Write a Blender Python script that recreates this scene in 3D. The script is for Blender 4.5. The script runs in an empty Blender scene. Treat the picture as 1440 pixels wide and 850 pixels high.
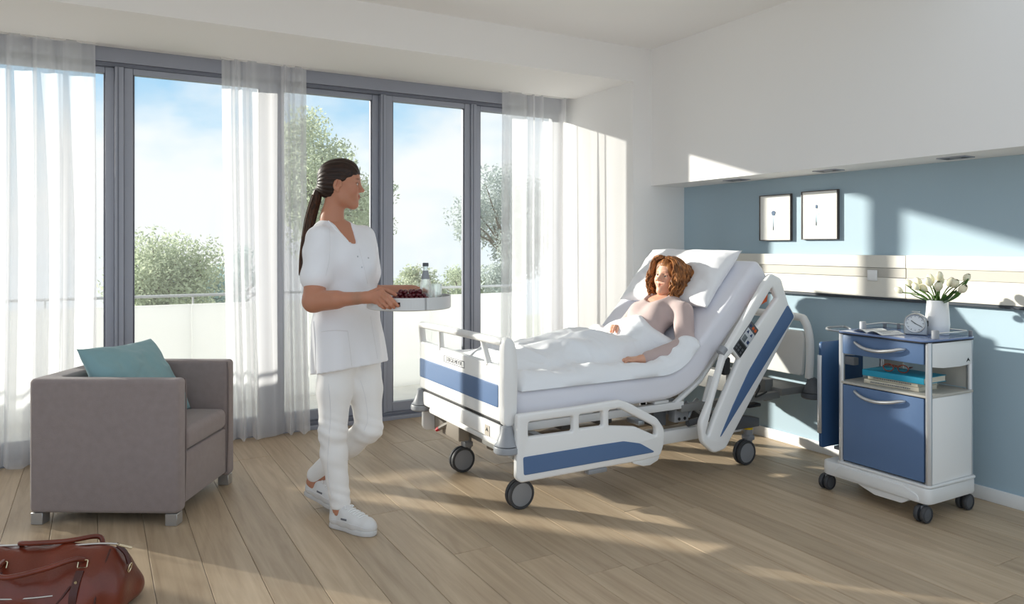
import bpy, bmesh, math, random
import numpy as np
from mathutils import Vector, Matrix, Quaternion, noise as mnoise

# ------------------------------------------------------------------ camera, sky, sun, exposure
F_PX, CAM_H, HORIZON = 1034.0, 1.30, 345.0
YAW = math.atan2(584, 1034)
scn = bpy.context.scene
COL = scn.collection
_c = bpy.data.cameras.new('camera'); CAM = bpy.data.objects.new('camera', _c); COL.objects.link(CAM)
_c.sensor_width = 36; _c.sensor_fit = 'HORIZONTAL'; _c.lens = F_PX/1440*36
_c.shift_y = -(425-HORIZON)/1440
_c.clip_start = .05; _c.clip_end = 300
CAM.location = (0, 0, CAM_H); CAM.rotation_euler = (math.pi/2, 0, -YAW)
scn.camera = CAM

SUN_DIR = Vector((.615, -.79, -.25)).normalized()      # travel direction of the sunlight
_l = bpy.data.lights.new('sun', 'SUN'); _l.energy = 3.9; _l.angle = math.radians(1.0); _l.color = (1, .94, .85)
SUN = bpy.data.objects.new('sun', _l); COL.objects.link(SUN)
SUN.location = (-4, 9, 6); SUN.rotation_euler = SUN_DIR.to_track_quat('-Z', 'Y').to_euler()

W = bpy.data.worlds.new('sky'); scn.world = W; W.use_nodes = True
def _world():
    nt = W.node_tree; nt.nodes.clear(); N = nt.nodes.new; L = nt.links.new
    out = N('ShaderNodeOutputWorld'); bg = N('ShaderNodeBackground')
    tc = N('ShaderNodeTexCoord'); sep = N('ShaderNodeSeparateXYZ'); L(tc.outputs['Generated'], sep.inputs[0])
    ramp = N('ShaderNodeValToRGB'); L(sep.outputs['Z'], ramp.inputs[0])
    e = ramp.color_ramp.elements
    e[0].position = 0.0; e[0].color = (.70, .79, .86, 1)
    e[1].position = .65; e[1].color = (.60, .68, .78, 1)
    for p, c in ((.10, (.46, .67, .83, 1)), (.22, (.30, .55, .79, 1))):
        k = e.new(p); k.color = c
    mp = N('ShaderNodeMapping'); mp.inputs['Scale'].default_value = (2.2, 2.2, 4.2); mp.inputs['Location'].default_value = (.9, .35, .2)
    L(tc.outputs['Generated'], mp.inputs[0])
    nz = N('ShaderNodeTexNoise'); nz.inputs['Scale'].default_value = 1.25; nz.inputs['Detail'].default_value = 6; nz.inputs['Roughness'].default_value = .56
    L(mp.outputs[0], nz.inputs['Vector'])
    cr = N('ShaderNodeValToRGB'); L(nz.outputs['Fac'], cr.inputs[0])
    cr.color_ramp.elements[0].position = .41; cr.color_ramp.elements[0].color = (0, 0, 0, 1)
    cr.color_ramp.elements[1].position = .60; cr.color_ramp.elements[1].color = (1, 1, 1, 1)
    mx = N('ShaderNodeMix'); mx.data_type = 'RGBA'
    L(cr.outputs[0], mx.inputs['Factor']); L(ramp.outputs[0], mx.inputs['A']); mx.inputs['B'].default_value = (.83, .84, .85, 1)
    # below the horizon: hazy ground
    lt = N('ShaderNodeMapRange'); lt.inputs['From Min'].default_value = -.10; lt.inputs['From Max'].default_value = -.40; L(sep.outputs['Z'], lt.inputs['Value'])
    mg = N('ShaderNodeMix'); mg.data_type = 'RGBA'; L(lt.outputs[0], mg.inputs['Factor']); L(mx.outputs['Result'], mg.inputs['A'])
    mg.inputs['B'].default_value = (.60, .61, .58, 1)
    L(mg.outputs['Result'], bg.inputs['Color']); bg.inputs['Strength'].default_value = .54
    L(bg.outputs[0], out.inputs[0])
_world()
vs = scn.view_settings
vs.view_transform = 'Standard'; vs.look = 'None'; vs.gamma = 1; vs.exposure = 1.16; vs.use_curve_mapping = False
scn.display_settings.display_device = 'sRGB'
try:
    scn.cycles.use_denoising = True
    scn.cycles.transparent_max_bounces = 24
    scn.cycles.max_bounces = 10; scn.cycles.diffuse_bounces = 6
    scn.cycles.caustics_reflective = False; scn.cycles.caustics_refractive = False
    scn.cycles.sample_clamp_indirect = 6
except Exception:
    pass

# ------------------------------------------------------------------ materials
MAT = {}
def srgb(r, g, b):
    f = lambda v: (v/255/12.92) if v/255 <= .04045 else ((v/255+.055)/1.055)**2.4
    return (f(r), f(g), f(b), 1)
def mat(name, col, rough=.5, metal=0.0, spec=.5, bump=0.0, bscale=60, var=0.0, vscale=6, trans=0.0, sheen=0.0, sub=0.0, coat=0.0, stretch=(1, 1, 1), coord='Object'):
    m = bpy.data.materials.new(name); MAT[name] = m; m.use_nodes = True
    nt = m.node_tree; b = nt.nodes['Principled BSDF']; N = nt.nodes.new; L = nt.links.new
    b.inputs['Base Color'].default_value = col; b.inputs['Roughness'].default_value = rough
    b.inputs['Metallic'].default_value = metal; b.inputs['Specular IOR Level'].default_value = spec
    if sheen: b.inputs['Sheen Weight'].default_value = sheen; b.inputs['Sheen Roughness'].default_value = .5
    if coat: b.inputs['Coat Weight'].default_value = coat; b.inputs['Coat Roughness'].default_value = .15
    if sub:
        b.inputs['Subsurface Weight'].default_value = sub; b.inputs['Subsurface Radius'].default_value = (1, .35, .2); b.inputs['Subsurface Scale'].default_value = .008
    if trans: b.inputs['Transmission Weight'].default_value = trans
    if bump or var:
        tc = N('ShaderNodeTexCoord'); mp = N('ShaderNodeMapping'); mp.inputs['Scale'].default_value = stretch
        L(tc.outputs[coord], mp.inputs[0])
    if var:
        nz = N('ShaderNodeTexNoise'); nz.inputs['Scale'].default_value = vscale; nz.inputs['Detail'].default_value = 4; L(mp.outputs[0], nz.inputs['Vector'])
        mr = N('ShaderNodeMapRange'); mr.inputs['From Min'].default_value = .3; mr.inputs['From Max'].default_value = .7
        mr.inputs['To Min'].default_value = 1-var; mr.inputs['To Max'].default_value = 1+var; L(nz.outputs['Fac'], mr.inputs['Value'])
        mx = N('ShaderNodeVectorMath'); mx.operation = 'SCALE'; mx.inputs[0].default_value = col[:3]; L(mr.outputs[0], mx.inputs['Scale'])
        L(mx.outputs[0], b.inputs['Base Color'])
    if bump:
        nb = N('ShaderNodeTexNoise'); nb.inputs['Scale'].default_value = bscale; nb.inputs['Detail'].default_value = 3; L(mp.outputs[0], nb.inputs['Vector'])
        bp = N('ShaderNodeBump'); bp.inputs['Strength'].default_value = bump; bp.inputs['Distance'].default_value = .004
        L(nb.outputs['Fac'], bp.inputs['Height']); L(bp.outputs[0], b.inputs['Normal'])
    return m
mat('wall_paint', (.86, .85, .84, 1), .85, bump=.03, bscale=220)
mat('ceiling_paint', (.88, .87, .86, 1), .9)
mat('blue_paint', srgb(166, 187, 199), .8, bump=.03, bscale=220)
mat('panel_light', srgb(222, 218, 208), .45)
mat('panel_stripe', srgb(188, 184, 175), .45)
mat('dark_trim', srgb(60, 66, 74), .4, .3)
mat('baseboard_white', (.82, .82, .81, 1), .5)
mat('plastic_white', (.86, .86, .85, 1), .38)
mat('plastic_offwhite', (.76, .76, .75, 1), .42)
mat('plastic_warm', (.74, .73, .70, 1), .4)
mat('rail_blue', srgb(84, 112, 152), .45)
mat('cab_blue', srgb(92, 120, 160), .45)
mat('leaf_blue', srgb(44, 78, 118), .5)
mat('grey_plastic', srgb(138, 140, 144), .42)
mat('dark_grey_plastic', srgb(84, 87, 92), .5)
mat('bumper_grey', srgb(150, 153, 158), .45)
mat('tyre', srgb(62, 63, 66), .6)
mat('steel', srgb(160, 164, 168), .35, .7)
mat('alu', srgb(205, 207, 210), .3, .75)
mat('chassis_grey', srgb(120, 120, 118), .5)
mat('black_plastic', srgb(26, 27, 30), .5)
mat('taupe_plastic', srgb(140, 132, 122), .5)
mat('yellow', srgb(240, 200, 20), .5)
mat('red', srgb(200, 24, 44), .5)
mat('orange', srgb(206, 90, 40), .5)
mat('screen', srgb(110, 118, 122), .25)
mat('ctl_face', srgb(196, 200, 206), .4)
mat('navy', srgb(38, 56, 98), .45)
mat('frame_grey', srgb(156, 160, 172), .45, .1)
mat('frame_dark', srgb(112, 116, 128), .5, .1)
mat('sheet', (.78, .78, .84, 1), .85, bump=.12, bscale=25, sheen=.2)
mat('duvet_white', (.86, .88, .91, 1), .85, bump=.15, bscale=22, sheen=.2)
mat('pillow_white', (.87, .87, .89, 1), .85, bump=.12, bscale=20, sheen=.2)
mat('sofa_fabric', srgb(146, 134, 132), .95, bump=.35, bscale=420, sheen=.25, var=.05, vscale=30)
mat('sofa_piping', srgb(128, 116, 114), .95)
mat('cushion_teal', srgb(134, 170, 176), .9, bump=.3, bscale=380, sheen=.2)
mat('leg_steel', srgb(178, 176, 174), .32, .6)
mat('leather', srgb(108, 44, 26), .32, bump=.18, bscale=140, var=.22, vscale=9, coat=.12)
mat('leather_dark', srgb(70, 26, 16), .42, bump=.15, bscale=140)
mat('gold_metal', srgb(214, 200, 170), .25, .95)
mat('zip_metal', srgb(190, 184, 176), .3, .9)
mat('ceramic', (.86, .86, .86, 1), .3)
mat('stem_green', srgb(70, 104, 36), .5)
mat('leaf_green', srgb(74, 112, 40), .45, var=.25, vscale=30)
mat('tulip', srgb(240, 234, 205), .5, var=.08, vscale=40, sub=.1)
mat('book_teal', srgb(26, 146, 178), .5)
mat('book_cream', srgb(214, 204, 184), .6, var=.06, vscale=40)
mat('book_paper', srgb(226, 218, 200), .8, bump=.5, bscale=300, stretch=(.05, .05, 6))
mat('paper', srgb(236, 236, 234), .8)
mat('tortoise', srgb(150, 58, 22), .3, var=.5, vscale=90)
mat('clock_silver', srgb(176, 180, 184), .35, .6)
mat('clock_face', srgb(232, 234, 234), .5)
mat('picture_frame', srgb(78, 70, 66), .45)
mat('mat_board', srgb(240, 238, 232), .8)
mat('print_blue', srgb(206, 226, 236), .8)
mat('print_dark', srgb(92, 110, 134), .8)
mat('tray_white', (.66, .67, .67, 1), .35)
mat('grape', srgb(86, 16, 26), .28, var=.35, vscale=60, coat=.2)
mat('grape_stem', srgb(110, 96, 50), .7)
mat('uniform_white', (.87, .87, .90, 1), .85, bump=.12, bscale=60, sheen=.15)
mat('trouser_white', (.86, .84, .82, 1), .85, bump=.12, bscale=70, sheen=.1)
mat('shoe_white', (.70, .69, .68, 1), .5, bump=.06, bscale=160)
mat('shoe_sole', (.62, .61, .60, 1), .6)
mat('ankle_red', srgb(150, 78, 72), .8)
mat('seam', (.74, .73, .74, 1), .9)
mat('button_metal', srgb(200, 202, 206), .3, .8)
mat('shirt_taupe', srgb(190, 170, 166), .9, bump=.15, bscale=60, sheen=.2)
mat('eye_white', (.75, .73, .71, 1), .25)
mat('iris', srgb(60, 42, 30), .2)
mat('teeth', (.80, .78, .74, 1), .3)
mat('parapet_white', (.9, .9, .89, 1), .6)
mat('rail_metal', srgb(205, 205, 205), .4, .3)
mat('bark', srgb(110, 100, 86), .9, var=.2)
mat('balcony_stone', srgb(232, 228, 220), .8, var=.06)
mat('logo_grey', srgb(110, 112, 118), .5)
mat('sticker', srgb(168, 160, 148), .6)
mat('lamp_dark', srgb(60, 60, 62), .5)
mat('cab_top', srgb(108, 128, 170), .18, coat=.3)
mat('lawn_pale', (.50, .52, .40, 1), .9, var=.15, vscale=.5)  # unseen lawn, paled so it bounces light up into the bay
# ------------------------------------------------------------------ naming and tagging
def tag(o, label=None, cat=None, group=None, kind=None):
    if label: o['label'] = label
    if cat: o['category'] = cat
    if group: o['group'] = group
    if kind: o['kind'] = kind
    return o
def empty(name, loc=(0, 0, 0), rz=0, parent=None):
    o = bpy.data.objects.new(name, None); COL.objects.link(o); o.location = loc; o.rotation_euler = (0, 0, rz); o.empty_display_size = .05
    if parent: o.parent = parent
    return o
def link_mesh(name, me, material, parent=None, loc=None, smooth=None):
    o = bpy.data.objects.new(name, me); COL.objects.link(o)
    if material is not None:
        ms = material if isinstance(material, (list, tuple)) else [material]
        if not me.materials:
            for k in ms: me.materials.append(MAT[k] if isinstance(k, str) else k)
    if parent: o.parent = parent
    if loc is not None: o.location = loc
    if smooth is not None: shade(me, smooth)
    return o
def shade(me, ang=None):
    n = len(me.polygons)
    if n == 0: return
    me.polygons.foreach_set('use_smooth', [True]*n)
    if ang is not None and ang < 179:
        try: me.set_sharp_from_angle(angle=math.radians(ang))
        except Exception: pass
def pmesh(name, verts, faces):
    me = bpy.data.meshes.new(name); me.from_pydata([tuple(v) for v in verts], [], [tuple(f) for f in faces]); me.update(); return me
def copy_tree(o, parent=None):
    c = o.copy(); COL.objects.link(c)
    if parent is not None: c.parent = parent
    for ch in [k for k in bpy.data.objects if k.parent == o]: copy_tree(ch, c)
    return c

# ------------------------------------------------------------------ mesh builder
class MB:
    def __init__(s): s.v = []; s.f = []
    def add(s, verts, faces):
        o = len(s.v); s.v += [tuple(v) for v in verts]; s.f += [tuple(i+o for i in f) for f in faces]; return s
    def bm(s, bm, M=None):
        if M is not None: bm.transform(M)
        bm.verts.index_update()
        s.add([v.co[:] for v in bm.verts], [[v.index for v in f.verts] for f in bm.faces]); bm.free(); return s
    def box(s, lo, hi, bev=0.0, seg=2, M=None):
        bm = bmesh.new(); bmesh.ops.create_cube(bm, size=1)
        lo = Vector(lo); hi = Vector(hi)
        for v in bm.verts: v.co = Vector([(lo[i]+hi[i])/2 + v.co[i]*(hi[i]-lo[i]) for i in range(3)])
        if bev > 0: bmesh.ops.bevel(bm, geom=list(bm.edges), offset=min(bev, .49*min(hi[i]-lo[i] for i in range(3))), segments=seg, profile=.5, affect='EDGES', clamp_overlap=True)
        return s.bm(bm, M)
    def tube(s, pts, r, n=10, cap=True, closed=False):
        pts = [Vector(p) for p in pts]; m = len(pts)
        rr = r if isinstance(r, (list, tuple)) else [r]*m
        T = []
        for i in range(m):
            if closed: t = pts[(i+1) % m]-pts[i-1]
            else: t = pts[min(i+1, m-1)]-pts[max(i-1, 0)]
            T.append(t.normalized() if t.length > 1e-9 else Vector((0, 0, 1)))
        up = Vector((0, 0, 1)) if abs(T[0].z) < .9 else Vector((1, 0, 0))
        u = T[0].cross(up).normalized(); V = []
        for i in range(m):
            if i: 
                q = T[i-1].rotation_difference(T[i]); u = q @ u
            u = (u-T[i]*u.dot(T[i])).normalized(); w = T[i].cross(u)
            for k in range(n):
                a = 2*math.pi*k/n; V.append(pts[i]+(u*math.cos(a)+w*math.sin(a))*rr[i])
        Fc = []
        for i in range(m if closed else m-1):
            j = (i+1) % m
            for k in range(n): Fc.append((i*n+k, i*n+(k+1) % n, j*n+(k+1) % n, j*n+k))
        if cap and not closed:
            Fc.append(tuple(range(n-1, -1, -1))); Fc.append(tuple((m-1)*n+k for k in range(n)))
        return s.add(V, Fc)
    def lathe(s, prof, n=28, c=(0, 0, 0), axis='z', cap=True):
        V = []; Fc = []; m = len(prof)
        for (r, z) in prof:
            for k in range(n):
                a = 2*math.pi*k/n; x, y = r*math.cos(a), r*math.sin(a)
                p = {'z': (x, y, z), 'y': (x, z, -y), 'x': (z, x, y)}[axis]
                V.append((p[0]+c[0], p[1]+c[1], p[2]+c[2]))
        for i in range(m-1):
            for k in range(n): Fc.append((i*n+k, i*n+(k+1) % n, (i+1)*n+(k+1) % n, (i+1)*n+k))
        if cap:
            if prof[0][0] > 1e-6: Fc.append(tuple(range(n-1, -1, -1)))
            if prof[-1][0] > 1e-6: Fc.append(tuple((m-1)*n+k for k in range(n)))
        return s.add(V, Fc)
    def prism(s, poly, lo, hi, plane='xy', bev=0.0):
        n = len(poly); P = {'xy': lambda a, b, t: (a, b, t), 'xz': lambda a, b, t: (a, t, b), 'yz': lambda a, b, t: (t, a, b)}[plane]
        bm = bmesh.new()
        A = [bm.verts.new(P(a, b, lo)) for a, b in poly]; B = [bm.verts.new(P(a, b, hi)) for a, b in poly]
        bm.faces.new(A[::-1]); bm.faces.new(B)
        for i in range(n): bm.faces.new((A[i], A[(i+1) % n], B[(i+1) % n], B[i]))
        bmesh.ops.recalc_face_normals(bm, faces=bm.faces)
        if bev > 0:
            es = [e for e in bm.edges if (e.verts[0] in A) == (e.verts[1] in A)]
            bmesh.ops.bevel(bm, geom=es, offset=bev, segments=2, profile=.5, affect='EDGES', clamp_overlap=True)
        return s.bm(bm)
    def mesh(s, name, smooth=40):
        me = pmesh(name, s.v, s.f); bm = bmesh.new(); bm.from_mesh(me); bmesh.ops.recalc_face_normals(bm, faces=bm.faces); bm.to_mesh(me); bm.free()
        if smooth is not None: shade(me, smooth)
        return me
    def build(s, name, material, parent=None, smooth=40, loc=None):
        return link_mesh(name, s.mesh(name, smooth), material, parent, loc)
def arc_poly(pts, r, seg=5, closed=True):
    """rounded polygon; r a number or one per corner"""
    out = []; n = len(pts)
    for i in range(n):
        rr = r[i] if isinstance(r, (list, tuple)) else r
        p = Vector(pts[i]); a = Vector(pts[i-1]); b = Vector(pts[(i+1) % n])
        if rr <= 0: out.append(tuple(p)); continue
        da = (a-p); db = (b-p); la, lb = da.length, db.length
        cosang = max(-1, min(1, da.dot(db)/(la*lb))); ang = math.acos(cosang)
        if ang > math.pi-.03: out.append(tuple(p)); continue
        t = min(rr/math.tan(ang/2), la*.49, lb*.49)
        p0 = p+da/la*t; p1 = p+db/lb*t
        for k in range(seg+1):
            u = k/seg; q = p0*(1-u)**2+p*2*u*(1-u)+p1*u*u
            out.append(tuple(q))
    return out
def smooth_pts(pts, sub=6, closed=False):
    P = [Vector(p) for p in pts]; n = len(P); out = []
    for i in range(n if closed else n-1):
        g = lambda k: P[k % n] if closed else P[max(0, min(n-1, k))]
        p0, p1, p2, p3 = g(i-1), g(i), g(i+1), g(i+2)
        for k in range(sub):
            t = k/sub
            out.append(.5*((2*p1)+(p2-p0)*t+(2*p0-5*p1+4*p2-p3)*t*t+(3*p1-p0-3*p2+p3)*t**3))
    if not closed: out.append(P[-1])
    return out
def plate(name, outline, holes, thick, bev, material, parent, plane='xz', off=0.0, seg=2, smooth=35):
    """extruded 2-D outline with holes and rounded edges; centred on `off` along the plane's normal"""
    cu = bpy.data.curves.new(name, 'CURVE'); cu.dimensions = '2D'; cu.fill_mode = 'BOTH'
    for loop in [outline]+list(holes):
        sp = cu.splines.new('POLY'); sp.points.add(len(loop)-1); sp.use_cyclic_u = True
        for p, q in zip(sp.points, loop): p.co = (q[0], q[1], 0, 1)
    cu.extrude = thick/2-bev; cu.bevel_depth = bev; cu.bevel_resolution = seg; cu.offset = -bev
    tmp = bpy.data.objects.new('tmp', cu); COL.objects.link(tmp)
    dg = bpy.context.evaluated_depsgraph_get(); dg.update()
    me = bpy.data.meshes.new_from_object(tmp.evaluated_get(dg)); me.name = name
    bpy.data.objects.remove(tmp); bpy.data.curves.remove(cu)
    M = {'xz': Matrix(((1, 0, 0, 0), (0, 0, -1, off), (0, 1, 0, 0), (0, 0, 0, 1))),
         'yz': Matrix(((0, 0, 1, off), (1, 0, 0, 0), (0, 1, 0, 0), (0, 0, 0, 1))),
         'xy': Matrix.Translation((0, 0, off))}[plane]
    me.transform(M)
    bm = bmesh.new(); bm.from_mesh(me); bmesh.ops.remove_doubles(bm, verts=bm.verts, dist=1e-5); bmesh.ops.recalc_face_normals(bm, faces=bm.faces); bm.to_mesh(me); bm.free()
    me.materials.clear(); shade(me, smooth)
    return link_mesh(name, me, material, parent)
def text_mesh(name, body, size, depth, material, parent, M, align='CENTER', outline=0.0):
    cu = bpy.data.curves.new(name, 'FONT'); cu.body = body; cu.size = size; cu.extrude = depth; cu.align_x = align; cu.align_y = 'CENTER'; cu.offset = outline
    tmp = bpy.data.objects.new('tmp', cu); COL.objects.link(tmp)
    dg = bpy.context.evaluated_depsgraph_get(); dg.update()
    me = bpy.data.meshes.new_from_object(tmp.evaluated_get(dg)); me.name = name
    bpy.data.objects.remove(tmp); bpy.data.curves.remove(cu)
    me.transform(M); me.materials.clear()
    return link_mesh(name, me, material, parent)
def rect(a0, a1, b0, b1, r=0.0, seg=4):
    p = [(a0, b0), (a1, b0), (a1, b1), (a0, b1)]
    return arc_poly(p, r, seg) if r > 0 else p
def nz3(x, y, z=0.0): return mnoise.noise(Vector((x, y, z)))

# ------------------------------------------------------------------ signed-distance modelling for bodies and cloth
def surfnet(D, org, h):
    ins = D < 0
    def cor(a, i, j, k): return a[i:a.shape[0]-1+i, j:a.shape[1]-1+j, k:a.shape[2]-1+k]
    C = [(i, j, k) for i in (0, 1) for j in (0, 1) for k in (0, 1)]
    cnt = sum(cor(ins, *c).astype(np.int8) for c in C); act = (cnt > 0) & (cnt < 8)
    ii = np.argwhere(act); idx = -np.ones(act.shape, np.int64); idx[act] = np.arange(len(ii))
    acc = np.zeros((len(ii), 3)); num = np.zeros(len(ii))
    val = {c: D[ii[:, 0]+c[0], ii[:, 1]+c[1], ii[:, 2]+c[2]] for c in C}
    for a in C:
        for ax in range(3):
            if a[ax]: continue
            b = list(a); b[ax] = 1; b = tuple(b)
            va, vb = val[a], val[b]; m = (va < 0) != (vb < 0)
            t = np.where(m, va/np.where(m, va-vb, 1), 0)
            p = np.tile(np.array(a, float), (len(ii), 1)); p[:, ax] += t
            acc[m] += p[m]; num[m] += 1
    V = (ii+acc/num[:, None])*h+np.array(org)
    Fs = []
    for ax in range(3):
        o1, o2 = [(1, 2), (2, 0), (0, 1)][ax]
        sl0 = [slice(None)]*3; sl1 = [slice(None)]*3; sl0[ax] = slice(0, -1); sl1[ax] = slice(1, None)
        A = ins[tuple(sl0)]; B = ins[tuple(sl1)]
        e = np.argwhere(A != B)
        ok = (e[:, o1] > 0) & (e[:, o2] > 0) & (e[:, o1] < D.shape[o1]-1) & (e[:, o2] < D.shape[o2]-1); e = e[ok]
        fl = A[e[:, 0], e[:, 1], e[:, 2]]
        def cell(d1, d2):
            q = e.copy(); q[:, o1] -= d1; q[:, o2] -= d2; return idx[q[:, 0], q[:, 1], q[:, 2]]
        q = np.stack([cell(1, 1), cell(0, 1), cell(0, 0), cell(1, 0)], 1)
        q[~fl] = q[~fl][:, ::-1]; Fs.append(q)
    return V, np.concatenate(Fs)
class SDF:
    def __init__(s, lo, hi, h):
        s.lo = np.array(lo, float); s.h = h; s.n = np.ceil((np.array(hi)-s.lo)/h).astype(int)+1
        s.D = np.full(s.n, .5, np.float32); s.frame()
    def frame(s, o=(0, 0, 0), R=None):
        """later primitives are given in this local frame (R: rows are the local axes in grid space)"""
        s.o = np.array(o, float); s.R = np.eye(3) if R is None else np.array(R, float); return s
    def _w(s, p): return s.o+np.array(p, float) @ s.R
    def _reg(s, plo, phi, m):
        a = np.clip(np.floor((np.array(plo)-m-s.lo)/s.h).astype(int), 0, s.n); b = np.clip(np.ceil((np.array(phi)+m-s.lo)/s.h).astype(int)+1, 0, s.n)
        sl = tuple(slice(a[i], b[i]) for i in range(3))
        g = np.meshgrid(*[s.lo[i]+np.arange(a[i], b[i])*s.h for i in range(3)], indexing='ij')
        return sl, g
    def _loc(s, g, o, R):
        d = [g[i]-o[i] for i in range(3)]
        return [sum(R[j][i]*d[i] for i in range(3)) for j in range(3)]
    def put(s, sl, d, k, op):
        a = s.D[sl]
        if a.size == 0: return
        if op == '+':
            hh = np.maximum(k-np.abs(a-d), 0)/max(k, 1e-6); s.D[sl] = np.minimum(a, d)-hh*hh*k*.25
        elif op == '-':
            d = -d; hh = np.maximum(k-np.abs(a-d), 0)/max(k, 1e-6); s.D[sl] = np.maximum(a, d)+hh*hh*k*.25
        elif op == '&':
            s.D[sl] = np.maximum(a, d)
    def cone(s, a, b, ra, rb, k=.02, op='+'):
        a = s._w(a); b = s._w(b); R = max(ra, rb)
        sl, g = s._reg(np.minimum(a, b)-R, np.maximum(a, b)+R, k+2*s.h)
        ba = b-a; l2 = ba@ba; rr = ra-rb; a2 = l2-rr*rr; 
        if a2 <= 1e-9: a2 = 1e-9
        il2 = 1/l2; pa = [g[i]-a[i] for i in range(3)]
        y = sum(pa[i]*ba[i] for i in range(3)); z = y-l2
        xx = sum((pa[i]*l2-ba[i]*y)**2 for i in range(3)); y2 = y*y*l2; z2 = z*z*l2
        kk = np.sign(rr)*rr*rr*xx
        d = (np.sqrt(xx*a2*il2)+y*rr)*il2-ra
        c1 = np.sign(z)*a2*z2 > kk; c2 = np.sign(y)*a2*y2 < kk
        d = np.where(c1, np.sqrt(xx+z2)*il2-rb, np.where(c2, np.sqrt(xx+y2)*il2-ra, d))
        s.put(sl, d, k, op); return s
    def chain(s, pts, rad, k=.02, op='+'):
        for i in range(len(pts)-1): s.cone(pts[i], pts[i+1], rad[i], rad[i+1], k, op)
        return s
    def ell(s, c, r, k=.02, op='+', R=None):
        c = s._w(c); RR = (np.eye(3) if R is None else np.array(R)) @ s.R; M = max(r)
        sl, g = s._reg(c-M, c+M, k+2*s.h); p = s._loc(g, c, RR)
        k0 = np.sqrt(sum((p[i]/r[i])**2 for i in range(3))); k1 = np.sqrt(sum((p[i]/r[i]**2)**2 for i in range(3)))
        s.put(sl, np.where(k1 > 1e-9, k0*(k0-1)/np.maximum(k1, 1e-9), -min(r)), k, op); return s
    def box(s, c, hs, rnd=.005, k=.01, op='+', R=None):
        c = s._w(c); RR = (np.eye(3) if R is None else np.array(R)) @ s.R; M = float(np.linalg.norm(hs))
        sl, g = s._reg(c-M, c+M, k+2*s.h); p = s._loc(g, c, RR)
        q = [np.abs(p[i])-(hs[i]-rnd) for i in range(3)]
        d = np.sqrt(sum(np.maximum(x, 0)**2 for x in q))+np.minimum(np.maximum(np.maximum(q[0], q[1]), q[2]), 0)-rnd
        s.put(sl, d, k, op); return s
    def loft(s, secs, k=.02, op='+', ax=2, rnd=.01, n=2.0, fold=None):
        """secs: (t, cu, cv, ru, rv) along local axis `ax` (u, v the next two axes)"""
        secs = np.array(secs, float); t0, t1 = secs[0, 0], secs[-1, 0]
        tt = np.linspace(t0, t1, 80)
        def cub(col):
            y = secs[:, col]; x = secs[:, 0]; m = np.gradient(y, x); i = np.clip(np.searchsorted(x, tt)-1, 0, len(x)-2)
            hh = x[i+1]-x[i]; u = (tt-x[i])/hh
            return (2*u**3-3*u**2+1)*y[i]+(u**3-2*u**2+u)*hh*m[i]+(-2*u**3+3*u**2)*y[i+1]+(u**3-u**2)*hh*m[i+1]
        cs = [cub(j) for j in range(1, 5)]
        ua, va = (ax+1) % 3, (ax+2) % 3
        M = max(abs(secs[:, 1]).max()+secs[:, 3].max(), abs(secs[:, 2]).max()+secs[:, 4].max())
        P = []
        for t in (t0, t1):
            for a in (-M, M):
                for b in (-M, M):
                    q = np.zeros(3); q[ax] = t; q[ua] = a; q[va] = b; P.append(s._w(q))
        P = np.array(P); sl, g = s._reg(P.min(0), P.max(0), k+2*s.h); p = s._loc(g, s.o, s.R)
        T = p[ax]; cu, cv, ru, rv = [np.interp(T, tt, c) for c in cs]
        du = (p[ua]-cu)/ru; dv = (p[va]-cv)/rv
        k0 = (np.abs(du)**n+np.abs(dv)**n)**(1/n)
        d = (k0-1)*np.minimum(ru, rv)*np.where(k0 < 1, 1, 1)
        # better scale off the axis
        k1 = np.sqrt((du/ru)**2+(dv/rv)**2); d = np.where(k1 > 1e-6, k0*(k0-1)/np.maximum(k1, 1e-6), d)
        if fold is not None: d = d+fold(p)
        e = np.maximum(t0-T, T-t1)+rnd; dd = d+rnd
        d = np.minimum(np.maximum(dd, e), 0)+np.sqrt(np.maximum(dd, 0)**2+np.maximum(e, 0)**2)-rnd
        s.put(sl, d, k, op); return s
    def displace(s, fn, lo=None, hi=None):
        sl, g = s._reg(s.lo if lo is None else lo, (s.lo+s.n*s.h) if hi is None else hi, 0)
        near = np.abs(s.D[sl]) < .04
        d = fn(*g); s.D[sl] = s.D[sl]+np.where(near, d, 0); return s
    def cut_plane(s, p, n, k=0.0):
        n = np.array(n, float); n /= np.linalg.norm(n); g = np.meshgrid(*[s.lo[i]+np.arange(s.n[i])*s.h for i in range(3)], indexing='ij')
        d = sum((g[i]-p[i])*n[i] for i in range(3)); s.D = np.maximum(s.D, d.astype(np.float32)); return s
    def mesh(s, name, relax=1):
        V, Fq = surfnet(s.D, s.lo, s.h)
        for _ in range(relax):
            acc = np.zeros_like(V); num = np.zeros(len(V))
            for i in range(4):
                a, b = Fq[:, i], Fq[:, (i+1) % 4]
                np.add.at(acc, a, V[b]); np.add.at(num, a, 1); np.add.at(acc, b, V[a]); np.add.at(num, b, 1)
            V = .5*V+.5*acc/np.maximum(num, 1)[:, None]
        me = bpy.data.meshes.new(name); me.vertices.add(len(V)); me.vertices.foreach_set('co', V.astype(np.float32).ravel())
        me.loops.add(Fq.size); me.loops.foreach_set('vertex_index', Fq.ravel().astype(np.int32))
        me.polygons.add(len(Fq)); me.polygons.foreach_set('loop_start', np.arange(0, Fq.size, 4, dtype=np.int32))
        try: me.polygons.foreach_set('loop_total', np.full(len(Fq), 4, np.int32))
        except Exception: pass
        me.update(calc_edges=True); me.validate(); shade(me)
        return me, V
def yawR(a):
    """rows = local axes after turning the local x axis by a about z"""
    return [[math.cos(a), math.sin(a), 0], [-math.sin(a), math.cos(a), 0], [0, 0, 1]]
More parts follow.
